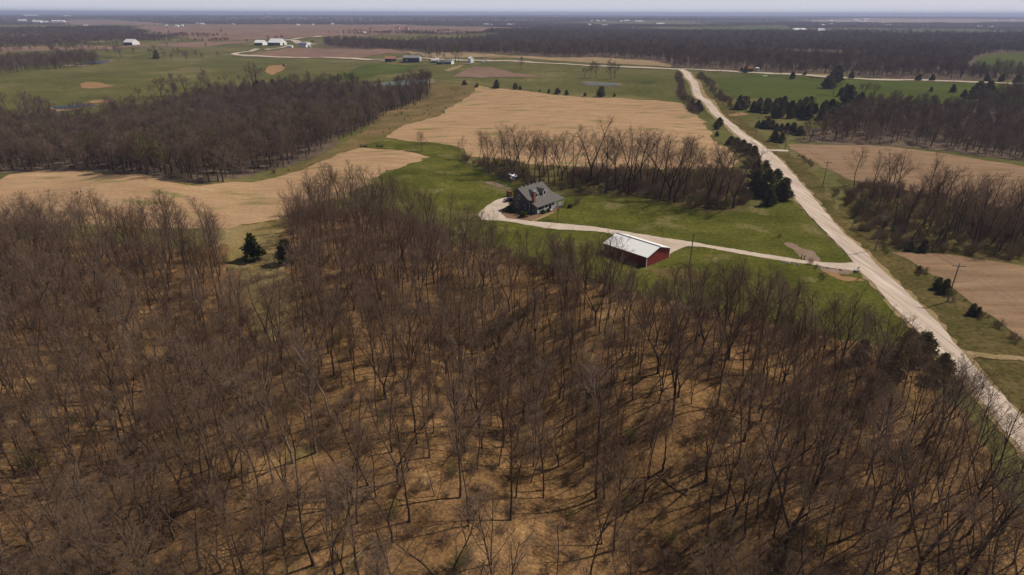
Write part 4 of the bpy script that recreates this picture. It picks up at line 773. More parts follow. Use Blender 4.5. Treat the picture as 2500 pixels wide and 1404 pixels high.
# ------------------------------------------------------------------ red barn
bx, by = 33.75, 155.1; BR = math.radians(132.5); z0 = 0.0
barn = empty("barn", (bx, by, z0), BR, label="dark red barn with a white metal roof beside the gravel driveway", cat="barn")
L2, W2, EH, RH = 7.0, 5.1, 2.9, 4.55
m = MB(); m.prismx([(-W2, -.5), (W2, -.5), (W2, EH), (0, RH), (-W2, EH)], -L2, L2); m.obj("wall", M['barn_red'], barn)
for s_, nm in ((1, 0), (-1, 0)):
    r = MB(); e = .3; k = (RH-EH)/W2
    q = [(-L2-e, 0, RH+.09), (L2+e, 0, RH+.09), (L2+e, s_*(W2+e), EH-k*e+.09), (-L2-e, s_*(W2+e), EH-k*e+.09)]
    r.slab(q if s_ > 0 else [q[1], q[0], q[3], q[2]], .07); ro = r.obj("roof_slope", M['barn_roof'], barn)
r = MB(); r.box(-L2-.3, L2+.3, -.16, .16, RH+.09, RH+.17); r.obj("ridge_cap", M['grey_metal'], barn)
for sx in (-1, 1):
    for sy in (-1, 1):
        t = MB(); t.box(sx*L2-.09, sx*L2+.09, sy*W2-.09, sy*W2+.09, -.3, EH-.1); t.obj("corner_trim", M['white'], barn)
    t = MB()
    for sy in (-1, 1): t.slab([(sx*(L2+.32)-.05, 0, RH+.1), (sx*(L2+.32)+.05, 0, RH+.1), (sx*(L2+.32)+.05, sy*(W2+.3), EH-k*.3+.1), (sx*(L2+.32)-.05, sy*(W2+.3), EH-k*.3+.1)], .16)
    t.obj("rake_trim", M['white'], barn)
t = MB(); t.box(-L2, L2, -W2-.02-.03, -W2-.005, .02, .25); t.obj("base_trim", M['concrete'], barn)
# big sliding door and small door on the driveway side (local -y faces the drive)
for dx in (-3.2, 1.2):
    t = MB(); t.box(dx-1.6, dx+1.6, -W2-.1, -W2-.055, .05, 2.6); d_ = t.obj("door", M['white'], barn)
    t = MB(); t.box(dx-1.5, dx+1.5, -W2-.13, -W2-.102, .15, 1.2); t.box(dx-1.5, dx+1.5, -W2-.13, -W2-.102, 1.35, 2.5); t.obj("panel", M['barn_red'], d_)

# ------------------------------------------------------------------ grey house
HR = math.radians(49); house = empty("house", (2.0, 196.8, 0), HR, label="dark grey shingled house with two white dormers and a wraparound porch", cat="house")
RZ, RE, BK, ZB = 7.4, 6.1, 3.9, 4.7    # ridge, rear eave, kink, kink height
m = MB(); m.prismx([(2.2, -.5), (2.2, RE-.05), (0, RZ-.12), (-BK, ZB-.12), (-5.6, 3.9), (-5.6, -.5)], 0, 12.4); m.obj("wall", M['house_wall'], house)
rf = MB(); e = .3
rf.slab([(-e, 0, RZ+.06), (12.4+e, 0, RZ+.06), (12.4+e, 2.2+e, RE-.1), (-e, 2.2+e, RE-.1)], .14)
rf.slab([(12.4+e, 0, RZ+.06), (-e, 0, RZ+.06), (-e, -BK, ZB+.06), (12.4+e, -BK, ZB+.06)], .14)
rf.slab([(12.4+e, -BK, ZB+.06), (-e, -BK, ZB+.06), (-e, -8.4, 2.6), (14.8, -8.4, 2.6)], .12)
rf.slab([(12.4+e, -BK, ZB+.06), (14.8, -8.4, 2.6), (14.8, 1.2, 2.6), (12.4+e, 1.2, 3.6)], .12)
roof = rf.obj("roof", M['shingle'], house)
for i in range(5):
    v = MB(); v.box(2.2+2*i, 2.5+2*i, .35, .6, RZ-.1, RZ+.28); v.obj("roof_vent", M['concrete'], roof)
# dormers
for s0 in (3.7, 7.9):
    d = empty("dormer", (s0, 0, 0)); d.parent = house
    w = .85; zb, zt, zr, yf = 4.25, 5.75, 6.55, -4.7
    m = MB()
    m.prism([(-w, zb-.35), (w, zb-.35), (w, zt), (0, zr), (-w, zt)], yf, -1.3); m.obj("wall", M['porch_wall'], d)
    m = MB()
    for sg in (-1, 1):
        q = [(0, yf-.22, zr+.07), (0, -.9, zr+.07), (sg*(w+.25), -.9, zt-.17), (sg*(w+.25), yf-.22, zt-.17)]
        m.slab(q, .08)
    m.obj("roof", M['shingle'], d)
    m = MB(); 
    m.slab([(0, yf-.27, zr+.09), (0, yf-.225, zr+.09), (w+.27, yf-.225, zt-.16), (w+.27, yf-.27, zt-.16)], .2); m.slab([(0, yf-.225, zr+.09), (0, yf-.27, zr+.09), (-w-.27, yf-.27, zt-.16), (-w-.27, yf-.225, zt-.16)], .2)
    m.obj("gable_trim", M['white'], d)
    m = MB(); x0, x1, a0, a1 = -.62, .62, zb+.1, zt+.15
    m.box(x0, x1, yf-.06, yf-.003, a0, a0+.17); m.box(x0, x1, yf-.06, yf-.003, a1-.17, a1); m.box(x0, x0+.18, yf-.06, yf-.003, a0+.17, a1-.17); m.box(x1-.18, x1, yf-.06, yf-.003, a0+.17, a1-.17)
    wf = m.obj("window_frame", M['white'], d); m = MB(); m.box(x0+.18, x1-.18, yf-.03, yf-.003, a0+.17, a1-.17); m.obj("pane", M['glass'], wf)
# chimney
m = MB(); m.box(.35, 1.4, -6.35, -5.55, -.4, 7.3); ch_ = m.obj("chimney", M['brick'], house)
m = MB(); m.box(.27, 1.48, -6.43, -5.47, 7.3, 7.48); m.box(.6, 1.15, -6.2, -5.7, 7.48, 7.75); m.obj("cap", M['concrete'], ch_)
# left gable windows and door trim
def window_x(x, y0, y1, a0, a1, s=-1):
    m = MB(); t = .11; X0, X1 = (x-.06, x-.004) if s < 0 else (x+.004, x+.06)
    m.box(X0, X1, y0, y1, a0, a0+t); m.box(X0, X1, y0, y1, a1-t, a1); m.box(X0, X1, y0, y0+t, a0+t, a1-t); m.box(X0, X1, y1-t, y1, a0+t, a1-t)
    w = m.obj("window", M['white'], house); m = MB(); m.box(min(X0, X1)+.02, max(X0, X1)-.01, y0+t, y1-t, a0+t, a1-t); m.obj("pane", M['glass'], w)
def window_y(y, x0, x1, a0, a1):
    m = MB(); t = .11
    m.box(x0, x1, y-.06, y-.004, a0, a0+t); m.box(x0, x1, y-.06, y-.004, a1-t, a1); m.box(x0, x0+t, y-.06, y-.004, a0+t, a1-t); m.box(x1-t, x1, y-.06, y-.004, a0+t, a1-t)
    w = m.obj("window", M['white'], house); m = MB(); m.box(x0+t, x1-t, y-.05, y-.012, a0+t, a1-t); m.obj("pane", M['glass'], w)
window_x(0, -.75, .15, 3.9, 5.4); window_x(0, .3, 1.2, .9, 2.3); window_x(0, -3.2, -2.2, .9, 2.3); window_x(12.4, -1, 0, 4, 5.4, 1)
for a in (2.2, 4.4, 9.2): window_y(-5.6, a, a+1.2, .9, 2.3)
m = MB(); m.box(6.4, 7.4, -5.66, -5.604, .35, 2.4); m.obj("front_door", M['brownwood'], house)
# porch
m = MB(); m.box(.3, 14.5, -8.1, -5.62, .0, .35); m.box(12.42, 14.5, -5.62, 1.0, 0, .35); m.obj("porch_floor", M['porch_wall'], house)
for (px_, py_) in [(.4, -8.0), (3.9, -8.0), (6.0, -8.0), (7.9, -8.0), (11.2, -8.0), (14.4, -8.0), (14.4, -4.6), (14.4, -1.2), (14.4, .9)]:
    m = MB(); m.box(px_-.08, px_+.08, py_-.08, py_+.08, .35, 2.55); m.obj("porch_post", M['white'], house)
m = MB(); m.box(.3, 14.5, -8.13, -7.98, 2.35, 2.5); m.obj("porch_beam", M['white'], house)
def rail(pts, nm="railing", solid=False):
    m = MB()
    for (x0, y0), (x1, y1) in zip(pts[:-1], pts[1:]):
        if abs(x1-x0) > abs(y1-y0):
            m.box(x0, x1, y0-.03, y0+.03, 1.18, 1.26); m.box(x0, x1, y0-.03, y0+.03, .45, .52)
            for i in range(int((x1-x0)/.16)): m.box(x0+.1+i*.16, x0+.15+i*.16, y0-.02, y0+.02, .52, 1.18)
        else:
            m.box(x0-.03, x0+.03, y0, y1, 1.18, 1.26); m.box(x0-.03, x0+.03, y0, y1, .45, .52)
            for i in range(int((y1-y0)/.16)): m.box(x0-.02, x0+.02, y0+.1+i*.16, y0+.15+i*.16, .52, 1.18)
    m.obj(nm, M['white'], house)
rail([(.5, -8.0), (3.8, -8.0)]); rail([(3.98, -8.0), (5.9, -8.0)]); rail([(8.0, -8.0), (11.1, -8.0)]); rail([(11.3, -8.0), (14.3, -8.0)]); rail([(14.4, -7.9), (14.4, -4.7)]); rail([(14.4, -4.5), (14.4, -1.3)])
m = MB(); m.box(.32, .38, -7.9, -5.7, .3, 1.5); m.box(.3, .4, -7.9, -5.7, 0, .3); m.obj("side_panel", M['porch_wall'], house)
m = MB()
for i in range(3): m.box(6.1, 7.8, -8.45-.3*i, -8.13-.3*i, 0, .3-.1*i)
m.obj("porch_steps", M['concrete'], house)
m = MB(); m.tube([(-.08, -4.9, -.1), (-.08, -4.9, 3.6)], [.06, .06], 6); m.obj("downspout", M['white'], house)
# rear garage wing
m = MB(); m.prismx([(2.22, -.5), (6.6, -.5), (6.6, 2.5), (4.4, 3.6), (2.22, 3.6)], 5.5, 12.2); wg = m.obj("garage_wing", M['house_wall'], house)
m = MB(); m.slab([(5.3, 4.4, 3.72), (12.4, 4.4, 3.72), (12.4, 6.9, 2.45), (5.3, 6.9, 2.45)], .1); m.slab([(5.3, 2.22, 3.72), (12.4, 2.22, 3.72), (12.4, 4.4, 3.725), (5.3, 4.4, 3.725)], .1); m.obj("roof", M['shingle'], wg)

# brown shed behind the house and its white neighbour
x, y, z = at(1243.5, 481); o = empty("garden_shed", (x, y, z), .75, label="small tall brown shed behind the house by the gravel loop", cat="shed")
m = MB(); m.prism([(-.8, -.2), (.8, -.2), (.8, 1.9), (-.8, 2.2)], -.7, .7); m.obj("wall", M['brownwood'], o); m = MB(); m.slab([(-.9, -.8, 2.32), (.9, -.8, 2.0), (.9, .8, 2.0), (-.9, .8, 2.32)], .08); m.obj("roof", M['brownwood'], o)
m = MB(); m.box(-.35, .35, -.75, -.705, .05, 1.7); m.obj("door", M['darkwood'], o)
x, y, z = at(1237, 468); o = empty("birdhouse_post", (x, y, z), .3, label="thin pale post with a white birdhouse left of the brown shed", cat="birdhouse")
m = MB(); m.tube([(0, 0, -.3), (0, 0, 2.0)], [.05, .05], 6); m.obj("post", M['white'], o); m = MB(); m.prism([(-.2, 1.9), (.2, 1.9), (.2, 2.25), (0, 2.4), (-.2, 2.25)], -.2, .2); m.obj("box", M['white'], o)

# ------------------------------------------------------------------ car behind the house
M['carpaint'] = mat("purple_grey_paint", c(.10, .085, .105), rough=.25, spec=.6, metallic=.4)
M['tyre'] = mat("tyre_rubber", c(.02, .02, .02), rough=.9); M['chrome'] = mat("rim_metal", c(.6, .6, .6), rough=.3, metallic=.8); M['redlamp'] = mat("tail_lamp", c(.4, .02, .02), rough=.3); M['lampw'] = mat("head_lamp", c(.8, .8, .78), rough=.15)
def car(x, y, z, rz, label, paint='carpaint', name="parked_car", group=None, s=1, cat="car", box=False):
    o = empty(name, (x, y, z), rz, label=label, cat=cat, group=group); o.scale = (s, s, s)
    m = MB(); prof = [(-2.2, .35), (-2.25, .75), (-2.15, .95), (-1.75, 1.02), (-1.25, 1.42), (.3, 1.45), (1.05, 1.0), (1.9, .88), (2.25, .65), (2.25, .35)]
    if box: prof = [(-2.6, .4), (-2.6, 1.0), (-.4, 1.0), (-.35, 1.65), (.9, 1.65), (1.35, 1.1), (2.4, 1.0), (2.5, .7), (2.5, .4)]
    n = len(prof); V_ = []
    for yy, q in ((-.88, .0), (-.8, .05), (.8, .05), (.88, .0)):
        for (a, b) in prof: V_.append((a, yy*(.82 if b > 1.15 else 1), b+q*(b > 1)))
    Fs = [tuple(range(n)), tuple(range(4*n-1, 3*n-1, -1))]
    for k_ in range(3):
        for i in range(n): Fs.append((k_*n+i, (k_+1)*n+i, (k_+1)*n+(i+1) % n, k_*n+(i+1) % n))
    m.add(V_, Fs); body = m.obj("body", M[paint], o)
    m = MB(); m.prism([(-1.18, 1.05), (-1.02, 1.34), (.22, 1.37), (.75, 1.04)] if not box else [(-.25, 1.1), (-.25, 1.55), (.8, 1.55), (1.1, 1.12)], -.86, .86); m.obj("side_windows", M['glass'], o)
    m = MB(); q = .62; 
    if not box:
        m.slab([(.36, -q, 1.47), (.36, q, 1.47), (1.02, q, 1.05), (1.02, -q, 1.05)], .03); m.slab([(-1.72, -q, 1.08), (-1.72, q, 1.08), (-1.28, q, 1.45), (-1.28, -q, 1.45)], .03)
        m.obj("windshield", M['glass'], o)
    for sx in (-1.4, 1.4):
        for sy in (-.82, .82):
            m = MB(); m.tube([(sx, sy-.11, .33), (sx, sy+.11, .33)], [.33, .33], 14); w = m.obj("wheel", M['tyre'], o); m = MB(); m.tube([(sx, sy-.12, .33), (sx, sy+.12, .33)], [.18, .18], 10); m.obj("rim", M['chrome'], w)
    for sy in (-.6, .6):
        m = MB(); m.box(2.2, 2.28, sy-.17, sy+.17, .62, .76); m.obj("headlight", M['lampw'], o); m = MB(); m.box(-2.28, -2.2, sy-.17, sy+.17, .75, .9); m.obj("tail_light", M['redlamp'], o)
    return o
x, y, z = at(1245, 493); car(x, y, z+.12, math.radians(200), "dark purple grey car parked on the gravel loop behind the house")
x, y, z = at(1186, 153); car(x, y, z, .3, "white pickup truck parked on the grass right of the white camper", 'white', "pickup_truck", box=True, s=1.7, cat="truck")
x, y, z = at(1180, 155); car(x, y, z, .5, "small pale car parked beside the white pickup truck", 'chrome', s=1.3)

# ------------------------------------------------------------------ shrubs and small trees by the house
for px, py, sc, lab in [(1278, 531, 1.15, "round green bush at the front corner of the house"), (1325, 522, .8, "dark green bush below the porch railing, left one"), (1338, 518, .7, "low green bush beside the porch steps"), (1244, 516, 1.1, "dark round bush by the gravel loop"), (1392, 508, .8, "dark green bush at the right end of the porch"), (1254, 520, 1.0, "second dark bush by the gravel loop")]:
    x, y, z = at(px, py); put("bush", BUSHM, x, y, sc, px, lab, "bush", z=z, parts=('stem', 'leaves'))
x, y, z = at(1265, 524); put("yard_tree", NEAR[8], x, y, .62, 2, "bare bushy ornamental tree in front of the left gable", "tree", z=z, sxy=1.0)
x, y, z = at(1361, 537); put("yard_tree", BUDT[0], x, y, .42, 1, "small round topped tree on the lawn before the porch", "tree", z=z, sxy=.36)
x, y, z = at(1408, 500); put("shrub", SHRUB[1], x, y, 1.1, 1, "reddish bare shrub right of the porch", "shrub", z=z, parts=('stems', 'twigs'))
x, y, z = at(1378, 506); put("shrub", SHRUB[2], x, y, 1.0, 1, "leafy yellow green shrub at the porch corner", "shrub", z=z, parts=('stems', 'twigs'))
for px, py, lab in [(1086, 446, "staked sapling on the lawn left of the woods edge"), (1210, 473, "staked sapling below the garden plot"), (1355, 470, "thin sapling on the lawn behind the house"), (893+110, 372, "thin sapling on the green strip between the fields")]:
    x, y, z = at(px, py); put("sapling", NEAR[5], x, y, .3, 1, lab, "tree", z=z)

# ------------------------------------------------------------------ poles and wires
def pole(px, py, h, label, arm=True, rz=0):
    x, y, z = at(px, py); o = empty("utility_pole", (x, y, z), rz, label=label, cat="utility pole", group="utility poles along the road" if arm else None)
    m = MB(); m.tube([(0, 0, -.6), (0, 0, h)], [.17, .11], 8); m.obj("pole", M['pole'], o)
    if arm:
        m = MB(); m.box(-1.35, 1.35, -.07, .07, h-.75, h-.6); a = m.obj("crossarm", M['pole'], o)
        for k_ in (-1.25, -.55, 1.25):
            m = MB(); m.tube([(k_, 0, h-.6), (k_, 0, h-.4)], [.05, .035], 6); m.obj("insulator", M['concrete'], a)
        m = MB(); m.tube([(-.7, .09, h-.68), (0, .12, h-1.35), (.7, .09, h-.68)], [.02]*3, 4); m.obj("brace", M['pole'], o)
    return (x, y, z, h, rz)
ra = -.35
PB = pole(2312, 738, 9.6, "leaning grey utility pole above the ditch by the brown field", rz=-.2)
PC = pole(2136, 612, 10.6, "tall utility pole at the left end of the grove", rz=-.2)
PD = pole(2008.5, 455, 9.8, "utility pole beside the ditch brush, third up the road", rz=-.3)
PE = pole(1916, 365, 9.6, "utility pole by the short field entrance", rz=-.5)
PF = pole(1846, 327, 9.6, "utility pole in the small pasture below the thicket", rz=-.5)
PG = pole(1803, 284, 8.0, "farthest utility pole beside the orange dirt patch", rz=-.5)
pole(1683, 652, 9.3, "single grey pole without a crossarm standing right of the barn", arm=False)
def wires(A, B):
    m = MB()
    for k_ in (-1.25, -.55, 1.25):
        p = Vector((A[0]+k_*math.cos(A[4]), A[1]+k_*math.sin(A[4]), A[2]+A[3]-.42)); q = Vector((B[0]+k_*math.cos(B[4]), B[1]+k_*math.sin(B[4]), B[2]+B[3]-.42))
        pts = [p.lerp(q, t/8)-Vector((0, 0, .9*4*(t/8)*(1-t/8))) for t in range(9)]; m.tube(pts, [.03]*9, 3, cap=False)
    return m
for i, (A, B, lab) in enumerate([(PB, PC, "sagging power lines between the two nearest poles"), (PC, PD, "power lines crossing in front of the grove"), (PD, PE, "power lines over the ditch brush"), (PE, PF, "power lines over the small pasture"), (PF, PG, "farthest power lines by the thicket")]):
    tag(wires(A, B).obj("power_line", M['wire']), lab, "power line", "power lines along the road")
m = MB(); E_ = (PB[0]-2, PB[1]-60, PB[2]-1, 10, PB[4])
tag(wires(PB, E_).obj("power_line", M['wire']), "power lines running on past the lower utility pole", "power line", "power lines along the road")

# ------------------------------------------------------------------ mailbox, gate posts, fences, benches
x, y, z = at(2094, 664); o = empty("mailbox", (x, y, z+.1), .6, label="grey box and mailbox on a post at the driveway mouth", cat="mailbox")
m = MB(); m.tube([(0, 0, -.4), (0, 0, 1.05)], [.06, .06], 6); m.obj("post", M['darkwood'], o)
m = MB(); m.prismx([(-.13, 1.05), (.13, 1.05), (.13, 1.25), (.07, 1.34), (-.07, 1.34), (-.13, 1.25)], -.3, .3); m.obj("box", M['grey_metal'], o)
x, y, z = at(2091, 663); o = empty("storage_box", (x-.4, y-.5, z), .3, label="grey lidded box on the bank beside the mailbox", cat="box")
m = MB(); m.box(-.55, .55, -.35, .35, -.2, .6); m.obj("body", M['grey_metal'], o); m = MB(); m.slab([(-.6, -.42, .68), (.6, -.42, .68), (.6, .42, .74), (-.6, .42, .74)], .08); m.obj("lid", M['concrete'], o)
for i, (px, py) in enumerate([(1956, 633), (1963, 635)]):
    x, y, z = at(px, py); m = MB(); m.tube([(0, 0, -.3), (0, 0, 1.4)], [.13, .12], 8); m.tube([(0, 0, 1.4), (0, 0, 1.48)], [.12, .03], 8)
    g = m.obj("gate_post", M['darkwood'], loc=(x, y, z)); tag(g, ["left dark gate post on the washed patch above the driveway", "right dark gate post on the washed patch above the driveway"][i], "post", "gate posts by the driveway")
for i, (px, py) in enumerate([(888, 359.5), (927, 360.5)]):
    x, y, z = at(px, py); o = empty("bench", (x, y, z), -.15*i, label=["low dark bench with tall end posts on the grass strip, left one", "low dark bench with tall end posts on the grass strip, right one"][i], cat="bench", group="two dark benches by the tan field")
    m = MB(); m.box(-1.6, 1.6, -.25, .25, .35, .75); m.obj("seat", M['darkwood'], o)
    for sx in (-1.65, 1.65): m = MB(); m.box(sx-.09, sx+.09, -.2, .2, -.2, 1.7); m.obj("end_post", M['darkwood'], o)
    m = MB(); m.box(-1.55, 1.55, .2, .26, .95, 1.1); m.obj("backrest", M['darkwood'], o)
fp = [(1112, 390), (1128, 396), (1146, 404), (1163, 413), (1180, 422), (1198, 430), (1215, 437), (1232, 444), (1246, 450)]
W3 = []
for a, b in zip(fp[:-1], fp[1:]):
    A, B = at(*a), at(*b); n = max(1, round(math.hypot(A[0]-B[0], A[1]-B[1])/3.2))
    for k_ in range(n): W3.append((A[0]+(B[0]-A[0])*k_/n, A[1]+(B[1]-A[1])*k_/n))
W3.append(at(*fp[-1])[:2])
x0, y0 = W3[0]; o = empty("rail_fence", (x0, y0, 0), label="weathered low rail fence along the lawn edge below the tree row", cat="fence")
for (x, y) in W3[:90]:
    z = float(height(x, y)); m = MB(); m.box(x-x0-.07, x-x0+.07, y-y0-.07, y-y0+.07, z-.3, z+1.15); m.obj("post", M['stone'], o)
for hz in (.45, .95):
    m = MB()
    for (xa, ya), (xb, yb) in zip(W3[:-1], W3[1:]):
        m.tube([(xa-x0, ya-y0, float(height(xa, ya))+hz), (xb-x0, yb-y0, float(height(xb, yb))+hz)], [.06, .06], 4)
    m.obj("rail", M['stone'], o)
# rocks along the driveway
r4 = np.random.default_rng(5); bmr = bmesh.new(); bmesh.ops.create_icosphere(bmr, subdivisions=2, radius=.4)
for v in bmr.verts: v.co *= 1+.22*math.sin(v.co.x*9+2)*math.cos(v.co.y*8); v.co.z *= .65
rk = bpy.data.meshes.new("rock"); bmr.to_mesh(rk); rk.materials.append(M['stone'])
for i, (px, py) in enumerate([(1908, 641), (1913, 642), (1920, 643), (1926, 644), (1936, 645), (1948, 647), (1996, 652), (2003, 653), (2011, 654), (2020, 656), (2030, 657), (2053, 661)]):
    x, y, z = at(px, py); g = link("rock", rk, loc=(x, y, z+.12)); g.rotation_euler = (0, 0, i*1.7); g.scale = (1+.4*math.sin(i*3),)*3
    tag(g, "grey rock in the line along the lower edge of the driveway" , "rock", "rocks lining the driveway")
# dead logs in the woods
for i, (px, py, L, rz, lab) in enumerate([(1232, 800, 7, .3, "pale fallen dead tree lying in the middle of the woods"), (1252, 1382, 4, .6, "pale log on the ground at the bottom edge"), (1290, 1092, 5, 2.2, "fallen log on the sunny slope of the woods"), (300, 965, 3, .8, "short pale broken trunk in the left woods"), (760, 1230, 6, .2, "thin fallen log left of the sunny slope"), (1010, 980, 5, 1.1, "fallen log among straight trunks left of centre"), (1640, 1180, 6, 2.5, "fallen log in the shaded right woods"), (1900, 1050, 5, .4, "fallen log on the right slope"), (520, 1150, 5, 1.9, "fallen log in the lower left woods"), (1450, 960, 5, .1, "fallen log beside the gully"), (900, 1340, 6, .9, "fallen log near the bottom edge, left of centre")]):
    x, y, z = at(px, py); o = empty("fallen_log", (x, y, z+.2), rz, label=lab, cat="log")
    m = MB(); m.tube([(-L/2, 0, .05), (0, .15, .25), (L/2, -.1, .35)], [.11, .08, .03], 7); m.obj("trunk", M['deadwood'], o)
    for q in (-1, 1): m = MB(); m.tube([(L*.1, 0, .2), (L*.3, q*.9, .6), (L*.42, q*1.6, .5)], [.04, .03, .015], 5); m.obj("limb", M['deadwood'], o)

# ------------------------------------------------------------------ walker and dog in the left field
def skin_figure(name, joints, edges, radii, mt, parent, root=0, sub=2):
    me = bpy.data.meshes.new(name); me.from_pydata(joints, edges, []); o = link(name, me, parent)
    sk = o.modifiers.new("skin", 'SKIN'); 
    for i, r in enumerate(radii):
        me.skin_vertices[0].data[i].radius = (r, r) if not isinstance(r, tuple) else r
    me.skin_vertices[0].data[root].use_root = True
    sb = o.modifiers.new("sub", 'SUBSURF'); sb.levels = sub; sb.render_levels = sub
    me.materials.append(mt); return o
def ensure_skin(me):
    if not me.skin_vertices: pass
M['skin'] = mat("skin", c(.42, .26, .19)); M['jacket'] = mat("lilac_jacket", c(.42, .34, .46)); M['jeans'] = mat("dark_jeans", c(.05, .035, .04)); M['hair'] = mat("brown_hair", c(.06, .035, .02)); M['dogfur'] = mat("dark_dog_fur", c(.035, .02, .012))
def figure(name, label, cat, px, py, rz, V_, E_, R_, mt, sc=1.0):
    x, y, z = at(px, py); me = bpy.data.meshes.new("body"); me.from_pydata(V_, E_, [])
    o = link(name, me); o.location = (x, y, z+.06); o.rotation_euler = (0, 0, rz); o.scale = (sc, sc, sc)
    bm = bmesh.new(); bm.from_mesh(me); ly = bm.verts.layers.skin.verify()
    bm.verts.ensure_lookup_table()
    for i, v in enumerate(bm.verts): v[ly].radius = (R_[i], R_[i]); v[ly].use_root = (i == 0)
    bm.to_mesh(me); bm.free(); me.materials.append(M[mt])
    a = o.modifiers.new("skin", 'SKIN'); a.use_smooth_shade = True; b = o.modifiers.new("sub", 'SUBSURF'); b.levels = 2; b.render_levels = 2
    return tag(o, label, cat)
pv = [(0, 0, .95), (0, 0, 1.15), (0, 0, 1.38), (0, 0, 1.5), (0, 0, 1.56), (0, 0, 1.68), (.19, 0, 1.40), (.25, .03, 1.13), (.22, .16, .92), (-.19, 0, 1.40), (-.26, -.04, 1.13), (-.24, .05, .90), (.1, .12, .88), (.11, .22, .5), (.11, .16, .08), (.11, .30, .04), (-.1, -.05, .88), (-.11, -.1, .5), (-.11, -.28, .1), (-.11, -.15, .04)]
pe = [(0, 1), (1, 2), (2, 3), (3, 4), (4, 5), (2, 6), (6, 7), (7, 8), (2, 9), (9, 10), (10, 11), (0, 12), (12, 13), (13, 14), (14, 15), (0, 16), (16, 17), (17, 18), (18, 19)]
prr = [.15, .13, .15, .06, .08, .09, .07, .048, .035, .07, .048, .035, .09, .06, .042, .035, .09, .06, .042, .035]
per = figure("person", "distant person in a pale top and dark trousers walking across the tan field", "person", 199.5, 471.5, 2.2, pv, pe, prr, 'skin')
m = MB()
def ring_cloth(levels, k=12):
    vs = []; n = len(levels)
    for (z, rx_, ry_, ox, oy) in levels: vs += [(ox+rx_*math.cos(2*math.pi*j/k), oy+ry_*math.sin(2*math.pi*j/k), z) for j in range(k)]
    return vs, [(i*k+j, i*k+(j+1) % k, (i+1)*k+(j+1) % k, (i+1)*k+j) for i in range(n-1) for j in range(k)]
m.add(*ring_cloth([(.84, .20, .19, 0, 0), (1.0, .19, .18, 0, 0), (1.2, .185, .165, 0, 0), (1.38, .21, .165, 0, 0), (1.47, .12, .12, 0, 0)]))
for s_ in (1, -1): m.tube([(s_*.17, 0, 1.40), (s_*.255, s_*.03, 1.13), (s_*.225, .1, .95)], [.09, .065, .05], 8)
m.obj("jacket", M['jacket'], per, smooth=True)
m = MB(); m.tube([(.09, .03, .95), (.1, .12, .86), (.11, .22, .5), (.11, .16, .1)], [.12, .11, .082, .07], 8); m.tube([(-.09, 0, .95), (-.1, -.05, .86), (-.11, -.1, .5), (-.11, -.28, .12)], [.12, .11, .082, .07], 8); m.obj("trousers", M['jeans'], per, smooth=True)
m = MB(); m.add(*ring_cloth([(1.6, .10, .105, 0, -.01), (1.7, .108, .115, 0, -.015), (1.77, .08, .09, 0, -.01), (1.8, .01, .01, 0, 0)])); m.obj("hair", M['hair'], per, smooth=True)
dv = [(-.3, 0, .5), (0, 0, .52), (.28, 0, .53), (.42, 0, .66), (.52, 0, .76), (.68, 0, .72), (-.36, .09, .38), (-.30, .09, .22), (-.40, .09, .16), (-.38, .09, .02), (-.36, -.09, .38), (-.26, -.09, .22), (-.36, -.09, .16), (-.34, -.09, .02), (.28, .09, .34), (.29, .09, .18), (.30, .09, .02), (.28, -.09, .34), (.33, -.09, .18), (.30, -.09, .02), (-.48, 0, .56), (-.62, 0, .70), (.5, .06, .86), (.5, -.06, .86)]
de = [(0, 1), (1, 2), (2, 3), (3, 4), (4, 5), (0, 6), (6, 7), (7, 8), (8, 9), (0, 10), (10, 11), (11, 12), (12, 13), (2, 14), (14, 15), (15, 16), (2, 17), (17, 18), (18, 19), (0, 20), (20, 21), (4, 22), (4, 23)]
dr_ = [.14, .13, .16, .10, .095, .05, .08, .05, .035, .035, .08, .05, .035, .035, .06, .04, .035, .06, .04, .035, .04, .025, .03, .03]
figure("dog", "dark dog beside the person in the tan field", "dog", 189.5, 474, 2.0, dv, de, dr_, 'dogfur', 1.15)

